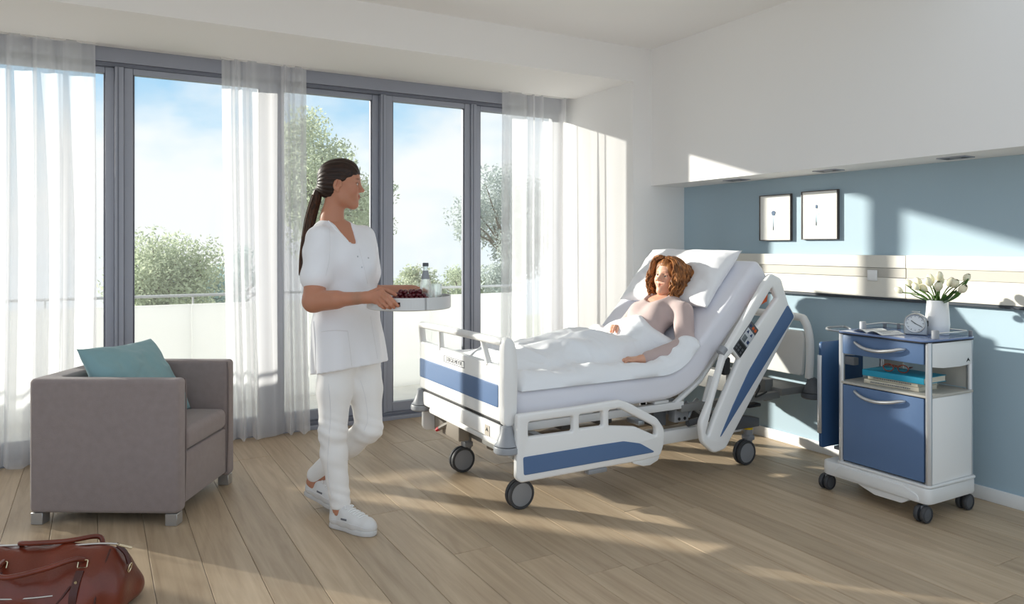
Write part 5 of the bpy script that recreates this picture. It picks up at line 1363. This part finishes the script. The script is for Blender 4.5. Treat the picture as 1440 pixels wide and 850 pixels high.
    def fold(p):
        x, y, z = p; an = np.arctan2(y, x)
        lowz = np.clip((1.0-z)/.35, 0, 1)
        return .013*np.sin(5*an+1.2+6*(1.2-z))*lowz+.006*np.sin(9*an+z*8)*lowz+.008*np.sin(z*38+3*an+2*np.sin(an*2))*np.exp(-((z-1.04)/.10)**2)+.007*np.sin(z*26-4*an)*np.exp(-((z-1.20)/.12)**2)
    T.loft(secs([(.60, .012, 0, .150, .196), (.72, .008, 0, .148, .193), (.86, .0, 0, .142, .186), (1.0, -.012, 0, .130, .168), (1.10, -.017, .003, .126, .164), (1.22, -.018, .008, .128, .168), (1.315, -.030, -.002, .105, .168), (1.375, -.046, -.012, .078, .135), (1.412, -.056, -.018, .060, .085), (1.425, -.058, -.020, .050, .060)]), rnd=.02, fold=fold)
    T.frame()
    for (s_, e_, k_) in ((sh_n, el_n, .62), (sh_f, el_f, .60)):
        m_ = s_+(e_-s_)*k_; T.cone(s_+np.array((0, 0, .004)), m_, .0635, .0690, .05)
        ax = (e_-s_)/np.linalg.norm(e_-s_)
    T.displace(lambda x, y, z: .0060*np.sin(46*z+22*x+9*y+1.5*np.sin(30*x))*np.exp(-((z-1.25)/.08)**2)*np.clip((-.05-x)/.04, 0, 1))
    # cut the sleeve ends square
    for (s_, e_, k_) in ((sh_n, el_n, .66), (sh_f, el_f, .64)):
        ax = (e_-s_)/np.linalg.norm(e_-s_); c = s_+(e_-s_)*(k_+.35); u = np.cross(ax, (0, 1, 0)); u /= np.linalg.norm(u); w = np.cross(u, ax)
        T.box(c, (.088, .088, .35*np.linalg.norm(e_-s_)), .004, .003, '-', [u, w, ax]) if False else None
        T.cone(c, c+ax*.02, .35*np.linalg.norm(e_-s_)*1.0, .35*np.linalg.norm(e_-s_), .002, '-') if False else None
    # neckline: V front, opening at the nape
    nb = np.array((-.056, .0, 1.43)); vb = NP(493, 345, -.062)
    T.chain([nb+(0, 0, .035), nb+(.020, -.016, -.008), vb*.5+nb*.5+np.array((.016, -.014, .008)), vb+(.006, -.006, .022), vb+(.002, -.002, -.004)], [.060, .053, .038, .022, .007], .005, '-')
    T.cut_plane((-.17, -.05, .690), (.17, -.10, -1))
    T.ell(NP(445, 536, -.13), (.006, .03, .05), .004, '-')
    mt, _ = T.mesh('tunic', 1); tunic = link_mesh('tunic', mt, 'uniform_white', nurse)
    Pt = Proj(mt, CAMN, NRAY)
    def seam(name, pts, parent, pr, r=.0013, material='seam', lift=.0003):
        L_ = pr.line(pts, lift)
        if len(L_) > 2: MB().tube(L_, r, 5).build(name, material, parent)
    seam('neck_binding', [(462, 311), (468, 318), (478, 329), (488, 339), (493, 344)], tunic, Pt, .0026, 'uniform_white'); seam('neck_binding', [(493, 344), (492, 332), (489, 318), (488, 309)], tunic, Pt, .0026, 'uniform_white')
    seam('pocket_edge', [(452, 467), (470, 465), (489, 466)], tunic, Pt, .0016); seam('pocket_edge', [(489, 466), (492, 490), (495, 518)], tunic, Pt, .0009)
    seam('side_seam', [(441, 452), (443, 480), (444, 510), (445, 530)], tunic, Pt, .0018); seam('front_edge', [(505, 350), (511, 372), (517, 400)], tunic, Pt, .0009)
    seam('front_edge', [(521, 445), (526, 475), (531, 505)], tunic, Pt, .0009); seam('armhole_seam', [(463, 320), (464, 340), (463, 365), (458, 388)], tunic, Pt, .0009)
    for (x, y) in ((503, 361), (509, 376), (518, 363)):
        h_ = Pt.hit(x, y, .0)
        if h_:
            o = MB().lathe([(0, .002), (.0035, .0018), (.0045, .0)], 12).build('snap_button', 'button_metal', tunic); o.rotation_mode = 'QUATERNION'; o.rotation_quaternion = Vector((0, 0, 1)).rotation_difference(h_[1]); o.location = h_[0]
    # ---- trousers
    Q = SDF((-.32, -.30, .05), (.30, .32, .86), .0055)
    def leg(hp, kn, an, ra):
        Q.cone(hp+(0, 0, -.06), hp*.45+kn*.55, .096, .078, .03); Q.cone(hp*.45+kn*.55, kn, .078, .061, .03)
        cf = kn*.68+an*.32; Q.cone(kn, cf+(-.006, .004, 0), .059, .058, .03); Q.cone(cf+(-.006, .004, 0), an, .057, ra, .03)
    leg(hp_n, kn_n, an_n+(0, 0, .028), .046); leg(hp_f, kn_f, an_f+(.012, -.006, .036), .045)
    def wr(c, amp, sg, fq):
        return lambda x, y, z: amp*np.sin(fq*(z-c[2])+46*(x-c[0])+1.8*np.sin(31*(y-c[1])+24*(z-c[2])))*np.exp(-((x-c[0])**2+(y-c[1])**2+((z-c[2])*1.0)**2)/sg**2)
    for c, amp, sg, fq in ((kn_n, .0042, .08, 120), (kn_f, .0042, .08, 110), (an_n+(0, 0, .06), .0036, .06, 110), (hp_n+(0, 0, -.16), .003, .11, 60), (hp_f+(0, 0, -.16), .003, .11, 60), (kn_n*.5+an_n*.5, .0016, .09, 80)): Q.displace(wr(c, amp, sg, fq))
    Q.cut_plane((0, 0, an_n[2]+.010), (.12, 0, -1))
    mq, _ = Q.mesh('trousers', 1); tr = link_mesh('trousers', mq, 'trouser_white', nurse); Pq = Proj(mq, CAMN, NRAY)
    seam('leg_seam', [(462, 540), (465, 580), (463, 615), (461, 660), (468, 706)], tr, Pq, .0014); seam('leg_seam', [(507, 535), (514, 560), (517, 590), (512, 606)], tr, Pq, .0012)
    # ---- shoes
    def shoe(origin, yaw, pitch, lab):
        cy, sy, cp_, sp_ = math.cos(yaw), math.sin(yaw), math.cos(pitch), math.sin(pitch)
        M = Matrix.Translation(origin) @ Matrix.Rotation(yaw, 4, 'Z') @ Matrix.Rotation(pitch, 4, 'Y')
        e = empty('shoe', (0, 0, 0), parent=nurse); e.matrix_local = M
        out = arc_poly([(-.004, -.028), (.03, -.034), (.09, -.032), (.16, -.043), (.215, -.040), (.252, -.018), (.256, .010), (.235, .036), (.18, .044), (.10, .035), (.03, .034), (-.004, .028)], [.02, .05, .08, .08, .06, .03, .03, .06, .08, .08, .05, .02], 5)
        MB().prism(out, 0, .024, 'xy', .006).build('sole', 'shoe_sole', e)
        A = SDF((-.03, -.06, .01), (.275, .06, .13), .004)
        A.chain([(.028, 0, .040), (.09, 0, .040), (.15, .0, .040), (.205, .003, .036), (.225, .004, .034)], [.033, .033, .037, .035, .028], .02); A.cone((.030, 0, .045), (.022, 0, .082), .033, .030, .02); A.cone((.09, 0, .05), (.065, 0, .092), .031, .024, .03); A.cone((.15, 0, .045), (.085, 0, .085), .034, .024, .03)
        A.cone((.040, 0, .125), (.042, 0, .085), .038, .026, .004, '-'); A.cut_plane((0, 0, .020), (0, 0, -1))
        ms, _ = A.mesh('upper', 1); up_ = link_mesh('upper', ms, 'shoe_white', e)
        tree_ = BVHTree.FromPolygons([v.co[:] for v in ms.vertices], [tuple(p.vertices) for p in ms.polygons])
        for k in range(6):
            x = .098+k*.0155; L_ = []
            for j in range(9):
                y = -.024+.006*j; p, nn, _i, _q = tree_.ray_cast(Vector((x+.10+.05*(k % 2)*y/.02*.1, y, .22)), Vector((-.62, 0, -1)).normalized())
                if p: L_.append(p+nn*.002)
            if len(L_) > 3: MB().tube(L_, .0026, 6).build('lace', 'plastic_white', e)
        MB().tube(smooth_pts([(.090, -.004, .098), (.094, -.022, .112), (.106, -.030, .106), (.098, -.012, .098), (.096, .010, .108), (.108, .022, .104), (.096, .004, .098)], 5), .0022, 6).build('lace_bow', 'plastic_white', e)
        L_ = []
        for x in np.linspace(.02, .235, 16):
            p, nn, _i, _q = tree_.ray_cast(Vector((x, -.09, .040+.010*math.sin(x*14))), Vector((0, 1, 0)))
            if p: L_.append(p+nn*.0004)
        MB().tube(L_, .0012, 5).build('welt_seam', 'seam', e)
        p, nn, _i, _q = tree_.ray_cast(Vector((.105, -.09, .060)), Vector((0, 1, 0)))
        if p: MB().box((p.x-.017, p.y-.0022, p.z-.004), (p.x+.017, p.y+.003, p.z+.004), .001, 1).build('side_label', 'logo_grey', e)
        MB().lathe([(.036, .070), (.034, .092), (.030, .10), (.027, .098), (.03, .07)], 18, (.036, 0, 0), cap=False).build('collar', 'shoe_white', e)
        MB().lathe([(.0, .05), (.0285, .05), (.0285, .116), (0, .116)], 16, (.040, 0, 0)).build('ankle_band', 'ankle_red', e)  # red band added in place of the bare ankle skin
    shoe((-.052, -.093, .0), math.radians(-30), 0, '')
    shoe((-.246, .176, .058), math.radians(-27), math.radians(13), '')
build_nurse()

# ================================================================== patient
patient = tag(empty('person', (2.95, 3.47, .62)), 'person in a taupe long-sleeved top lying back in the bed', 'person')
PO = np.array((2.95, 3.47, .62))
PRAY = lambda x, y: tuple(W3(x, y, 1.0)-Vector((0, 0, CAM_H)))
def PW(px, py, Y):
    p = at(px, py, Y); return np.array(p)-PO
def build_patient():
    ct, st = math.cos(TH), math.sin(TH)
    RB = np.array(((-st, 0, ct), (0, -1, 0), (ct, 0, st)))          # torso axes: front, left (towards the camera), up along the back
    hin = np.array((HX, 3.405, HZ))-PO
    tor = lambda s_, f, l=0.0: hin+np.array((f, l, s_)) @ RB
    sh_l, el_l, wr_l = PW(960, 439, 3.215), PW(964, 487, 3.095), PW(907, 505, 3.135)
    sh_r, el_r, wr_r = PW(899, 438, 3.60), PW(874, 468, 3.68), PW(877, 457, 3.555)
    hd = PW(941.5, 389.5, 3.40)
    B = SDF((-1.30, -.50, -.10), (.40, .48, .66), .008)
    B.frame(hin, RB); B.loft([(.02, .085, 0, .085, .160), (.12, .080, 0, .080, .145), (.26, .080, 0, .080, .140), (.37, .078, 0, .076, .150), (.435, .070, 0, .055, .120), (.46, .068, 0, .045, .065)], rnd=.02)
    B.frame()
    nk = tor(.44, .075); B.cone(nk, hd+np.array((.02, 0, -.085)), .054, .050, .03)
    B.chain([sh_l, el_l, wr_l], [.050, .040, .027], .02); B.chain([sh_r, el_r, wr_r], [.050, .040, .027], .02)
    for sy in (-1, 1):
        hp = np.array((2.70, 3.42+sy*.085, .672))-PO; kn = np.array((2.30, 3.42+sy*.095, .705))-PO; an = np.array((1.93, 3.43+sy*.09, .665))-PO; to = np.array((1.84, 3.43+sy*.11, .705))-PO
        B.chain([hp, kn, an], [.070, .055, .04], .03); B.chain([an, to], [.04, .03], .02)
    mb_, _ = B.mesh('b', 1)
    # head turned to the nurse
    f = np.array((-.97, -.16, .12)); f /= np.linalg.norm(f); upr = np.array((.16, -.10, 1.0)); lft = np.cross(upr, f); lft /= np.linalg.norm(lft); upv = np.cross(f, lft); RH = np.array((f, lft, upv)); sc = .955
    H = SDF((-.125, -.10, -.19), (.125, .10, .14), .0026); head_prims(H, 1.2); H.cone((-.020, 0, -.055), (-.030, 0, -.19), .052, .056, .03)
    mh, VL = H.mesh('h', 1); TL = head_tint(VL, (.48, .36, .28), (.90, .58, .56))
    parts = [(mb_, 0, None), ((hd+(VL*sc) @ RH, [tuple(p.vertices) for p in mh.polygons]), 0, TL)]+eyes(hd, RH, sc, (1, .15, .02))
    def phand(wr, dirv, side, curl, nrm):
        d = np.array(dirv, float); d /= np.linalg.norm(d); n_ = np.array(nrm, float); n_ -= d*(n_@d); n_ /= np.linalg.norm(n_); sd = np.cross(d, n_)*side
        K = {}
        for nm, off, ln, k0 in (('index', .024, .070, .088), ('middle', .008, .078, .092), ('ring', -.009, .072, .088), ('pinky', -.025, .056, .080)):
            b_ = wr+d*k0+sd*off; p1 = b_+d*ln*.5+n_*.006-n_*curl*.012; p2 = p1+d*ln*.3-n_*(.010+.018*curl); p3 = p2+d*ln*.18-n_*(.012+.010*curl); K[nm] = [b_, p1, p2, p3]
        K['thumb'] = [wr+d*.025+sd*.018-n_*.004, wr+d*.055+sd*.040-n_*.010, wr+d*.082+sd*.046-n_*.014, wr+d*.103+sd*.044-n_*.018]
        lo = np.min([np.min(v, 0) for v in K.values()], 0)-.03; hi = np.max([np.max(v, 0) for v in K.values()], 0)+.03; lo = np.minimum(lo, wr-.045); hi = np.maximum(hi, wr+.045)
        S = SDF(lo, hi, .0028); palm(S, wr, [K[k_][0] for k_ in ('index', 'middle', 'ring', 'pinky')], th=.0125); hand(S, wr, K, sc=.95); S.cone(wr-d*.035, wr+d*.02, .026, .022, .014)
        m_, V_ = S.mesh('p', 1); tip = np.ones((len(V_), 3))
        for k_ in K:
            w = np.exp(-(np.linalg.norm(V_-K[k_][-1], axis=1)/.014)**2)[:, None]; tip = tip*(1-.4*w)+.4*w*np.array((1, .66, .6))
        parts.append((m_, 0, tip))
    phand(wr_l, PW(870, 507, 3.19)-wr_l, 1, .5, (-.1, .0, 1)); phand(wr_r, PW(852, 461, 3.445)-wr_r, -1, .4, (-.3, -.1, 1))
    link_mesh('body', join_meshes('body', parts, ['skin_patient', 'eye_white', 'iris']), None, patient)
    # ---- top
    T = SDF((-.42, -.46, -.03), (.32, .46, .50), .0055); T.frame(hin, RB)
    def fold(p):
        x, y, z = p; return .006*np.sin(46*z+16*np.abs(y)+1.5*np.sin(9*y))*np.exp(-((z-.19)/.09)**2)+.004*np.sin(55*y+20*z)*np.exp(-((z-.35)/.06)**2)+.0035*np.sin(40*z-22*y+1)*np.exp(-((y-.12)**2+(z-.30)**2)/.09**2)
    T.loft([(.03, .085, 0, .094, .170), (.12, .082, 0, .090, .156), (.25, .085, 0, .090, .150), (.33, .086, 0, .090, .158), (.40, .080, 0, .078, .160), (.445, .072, 0, .058, .122), (.465, .068, 0, .046, .075)], rnd=.02, fold=fold)
    for y in (-1, 1): T.ell((.132, y*.072, .275), (.055, .064, .060), .04)
    T.frame()
    for s_, e_, w_ in ((sh_l, el_l, wr_l), (sh_r, el_r, wr_r)):
        T.cone(s_, e_, .062, .052, .045); T.cone(e_, w_+(e_-w_)*.06, .052, .036, .03)
    T.displace(lambda x, y, z: .0045*np.sin(60*x+55*z+20*y)*np.exp(-((x-el_l[0])**2+(y-el_l[1])**2+(z-el_l[2])**2)/.085**2))
    T.displace(lambda x, y, z: .003*np.sin(90*x+30*z)*np.exp(-((x-wr_l[0]-.04)**2+(y-wr_l[1])**2+(z-wr_l[2])**2)/.05**2))
    ncen = tor(.480, .075); T.ell(ncen, (.085, .090, .075), .006, '-'); T.ell(tor(.402, .150), (.060, .076, .070), .010, '-', RB)
    mt, _ = T.mesh('top', 1); top = link_mesh('long_sleeved_top', mt, 'shirt_taupe', patient)
    Pp = Proj(mt, np.array((0, 0, CAM_H))-PO, PRAY)
    L_ = []
    if len(L_) > 3: MB().tube(L_, .0022, 6).build('neck_binding', 'shirt_taupe', top)
    # ---- hair
    G = SDF((-.15, -.14, -.17), (.12, .14, .16), .004)
    G.ell((-.020, 0, .034), (.107, .088, .096), .03); G.ell((.008, 0, .050), (.076, .074, .075), .03); G.ell((-.055, 0, -.06), (.060, .088, .085), .04)
    G.ell((.150, 0, -.110), (.180, .068, .186), .014, '-'); G.ell((.11, 0, -.09), (.10, .075, .13), .01, '-')
    G.displace(lambda x, y, z: .0025*np.sin(np.abs(y)*150+45*x))
    mg, VG = G.mesh('hair', 1)
    hair = link_mesh('hair', join_meshes('hair', [((hd+(VG*sc) @ RH, [tuple(p.vertices) for p in mg.polygons]), 0, None)], ['hair_copper']), None, patient)
    rnd = random.Random(11); mm = MB()
    for k in range(230):
        sgn = 1 if k % 2 else -1; u = rnd.random()**1.35
        st_ = np.array((.083-.155*u+rnd.uniform(-.01, .01), sgn*(.012+.03*rnd.random()), .122-.05*u*u+rnd.uniform(-.006, .004)))
        out = .085+.03*rnd.random(); fr = .062-.135*u+rnd.uniform(-.015, .015)
        en = np.array((fr*.85, sgn*(.070+.035*rnd.random()), -.105-.055*rnd.random()))
        md = np.array((fr, sgn*out, .035+rnd.uniform(-.02, .02))); m2 = np.array((fr*1.0+.004, sgn*(out+.006*rnd.random()), -.045))
        P = smooth_pts([Vector(st_), Vector((st_+md)/2+np.array((0, sgn*.016, .022))), Vector(md), Vector(m2), Vector(en)], 8); ph = rnd.random()*6.28; tr_ = rnd.uniform(11, 17)*rnd.choice((-1, 1)); hr_ = rnd.uniform(.008, .016); Q = []
        for i, p in enumerate(P):
            t_ = i/(len(P)-1); T_ = (P[min(i+1, len(P)-1)]-P[max(i-1, 0)]).normalized(); a_ = T_.cross(Vector((1, 0, .2))).normalized(); b_ = T_.cross(a_); w = hr_*min(1, max(0, t_-.22)*1.6); an_ = ph+tr_*t_*1.6
            q = p+a_*w*math.cos(an_)+b_*w*math.sin(an_); Q.append(Vector(hd+(np.array(q)*sc) @ RH))
        mm.tube(Q, [(.0035+.0030*math.sin(math.pi*min(1, .1+i/(len(Q)-1)*.9))) for i in range(len(Q))], 6)
    mm.build('curls', 'hair_copper', hair)
build_patient()
# ------------------------------------------------------------------ duvet over the patient's legs
def build_duvet():
    nu, nv = 190, 150; yc = 3.44
    SB = 2.745-1.712                              # arc length near the hinge
    def top_end(y):                               # how far up the duvet reaches
        return 1.205+.012*nz3(y*9, 1.1, 3)+.035*math.exp(-((y-3.05)/.07)**2)*min(1, .25+(y-3.0)/.05)+.065*math.exp(-((y-3.40)/.14)**2)+.02*math.exp(-((y-3.9)/.1)**2)
    def height(s, y):
        ry = (y-yc)
        legs = math.exp(-(ry/.235)**4)
        prof = np.interp(s, [0, .06, .14, .30, .45, .60, .75, .88, 1.0, 1.12, 1.24], [.06, .115, .150, .155, .175, .205, .205, .172, .165, .190, .190])
        groove = -.018*math.exp(-(ry/.05)**2)*np.interp(s, [0, .2, .55, .8], [0, 1, .8, 0])
        roll = .080+.022*nz3(s*3.2, y*3, 4)
        h = roll*(1-legs)+(prof+groove)*legs
        # valley between the legs' bulge and the near roll
        h -= math.exp(-((y-3.165)/.06)**2)*np.interp(s, [0, .15, .7, .85, 1.0, 1.3], [0, .020, .025, .055, .060, .065])
        h -= .024*math.exp(-((s-.93)/.07)**2-((y-3.48)/.07)**2)
        h = max(h, .012)
        return h
    def wr(s, y):
        w = .011*nz3(s*5+2*nz3(s*2, y*3, 9), y*7, 1)+.006*nz3(s*11, y*13, 3)
        d = (y-3.36)*.9+(s-.62)*.55
        w += .010*math.exp(-((s-.62)/.25)**2-((y-3.40)/.14)**2)*math.sin(38*d+2*nz3(s*4, y*4, 7))
        w += .006*math.exp(-((s-.30)/.2)**2)*math.sin(26*(y-3.3)+14*s)
        w += .007*math.exp(-((y-3.13)/.07)**2)*math.sin(18*s+5*nz3(s*3, y*5, 2))
        r1 = 1-abs(nz3(s*4.2+1.5*y, y*5.5-s*2.0, 11)*2.2); w += .016*max(0, r1-.55)*np.interp(s, [0, .25, 1.1, 1.3], [.5, 1, 1, .4])
        w += .010*math.exp(-((s-1.08)/.13)**2-((y-3.08)/.10)**2)*math.sin(60*s+22*y+3*nz3(s*5, y*5, 6))
        r2 = 1-abs(nz3(s*8+3*y, y*9+s*3, 21)*2.2); w += .008*max(0, r2-.5)
        return w
    V = []; y0, y1 = 3.000, 3.962
    for i in range(nu+1):
        for j in range(nv+1):
            v = j/nv; y = y0+(y1-y0)*v; L_ = top_end(y); u = i/nu; s = .035+(L_-.035)*u
            yn = y0+.012*nz3(s*4, .3, 5)*0; ed = min((y-yn)/.115, (y1-y)/.09, 1); es = min((s-.035)/.07, (L_-s)/.060, 1)
            e = math.sqrt(max(0, 1-(1-max(0, min(ed, 1)))**2))*math.sqrt(max(0, 1-(1-max(0, min(es, 1)))**2))
            h = .004+(height(s, y)+wr(s, y)*min(1, ed*1.5))*e
            yy = y+(.014*nz3(s*4.5, 2.2, 5)+.006*nz3(s*11, .4, 8))*max(0, 1-(y-y0)/.10)
            if s > 1.0 and abs(y-yc) < .3: h = max(h, .004)
            p = surf(s+.010*nz3(y*6, 3, 1)*u, yy, h)
            V.append(p)
    N1 = nv+1; top = len(V)
    for i in range(nu+1):
        for j in range(nv+1):
            v = j/nv; y = y0+(y1-y0)*v; L_ = top_end(y); u = i/nu; s = .035+(L_-.035)*u
            V.append(surf(s+.010*nz3(y*6, 3, 1)*u, y, .0015))
    Fc = []
    for i in range(nu):
        for j in range(nv):
            a = i*N1+j; Fc.append((a, a+1, a+N1+1, a+N1)); Fc.append((top+a, top+a+N1, top+a+N1+1, top+a+1))
    for i in range(nu):
        for j in (0, nv):
            a = i*N1+j; Fc.append((a, a+N1, top+a+N1, top+a))
    for j in range(nv):
        for i in (0, nu):
            a = i*N1+j; Fc.append((a, a+1, top+a+1, top+a))
    o = Vector((2.3, 3.48, .61)); me = pmesh('duvet', [p-o for p in V], Fc); bm = bmesh.new(); bm.from_mesh(me); bmesh.ops.recalc_face_normals(bm, faces=bm.faces); bm.to_mesh(me); bm.free(); shade(me)
    e = tag(empty('duvet', o), 'rumpled white duvet drawn up over the patient legs', 'duvet')
    link_mesh('duvet_cover', me, 'duvet_white', e)
build_duvet()
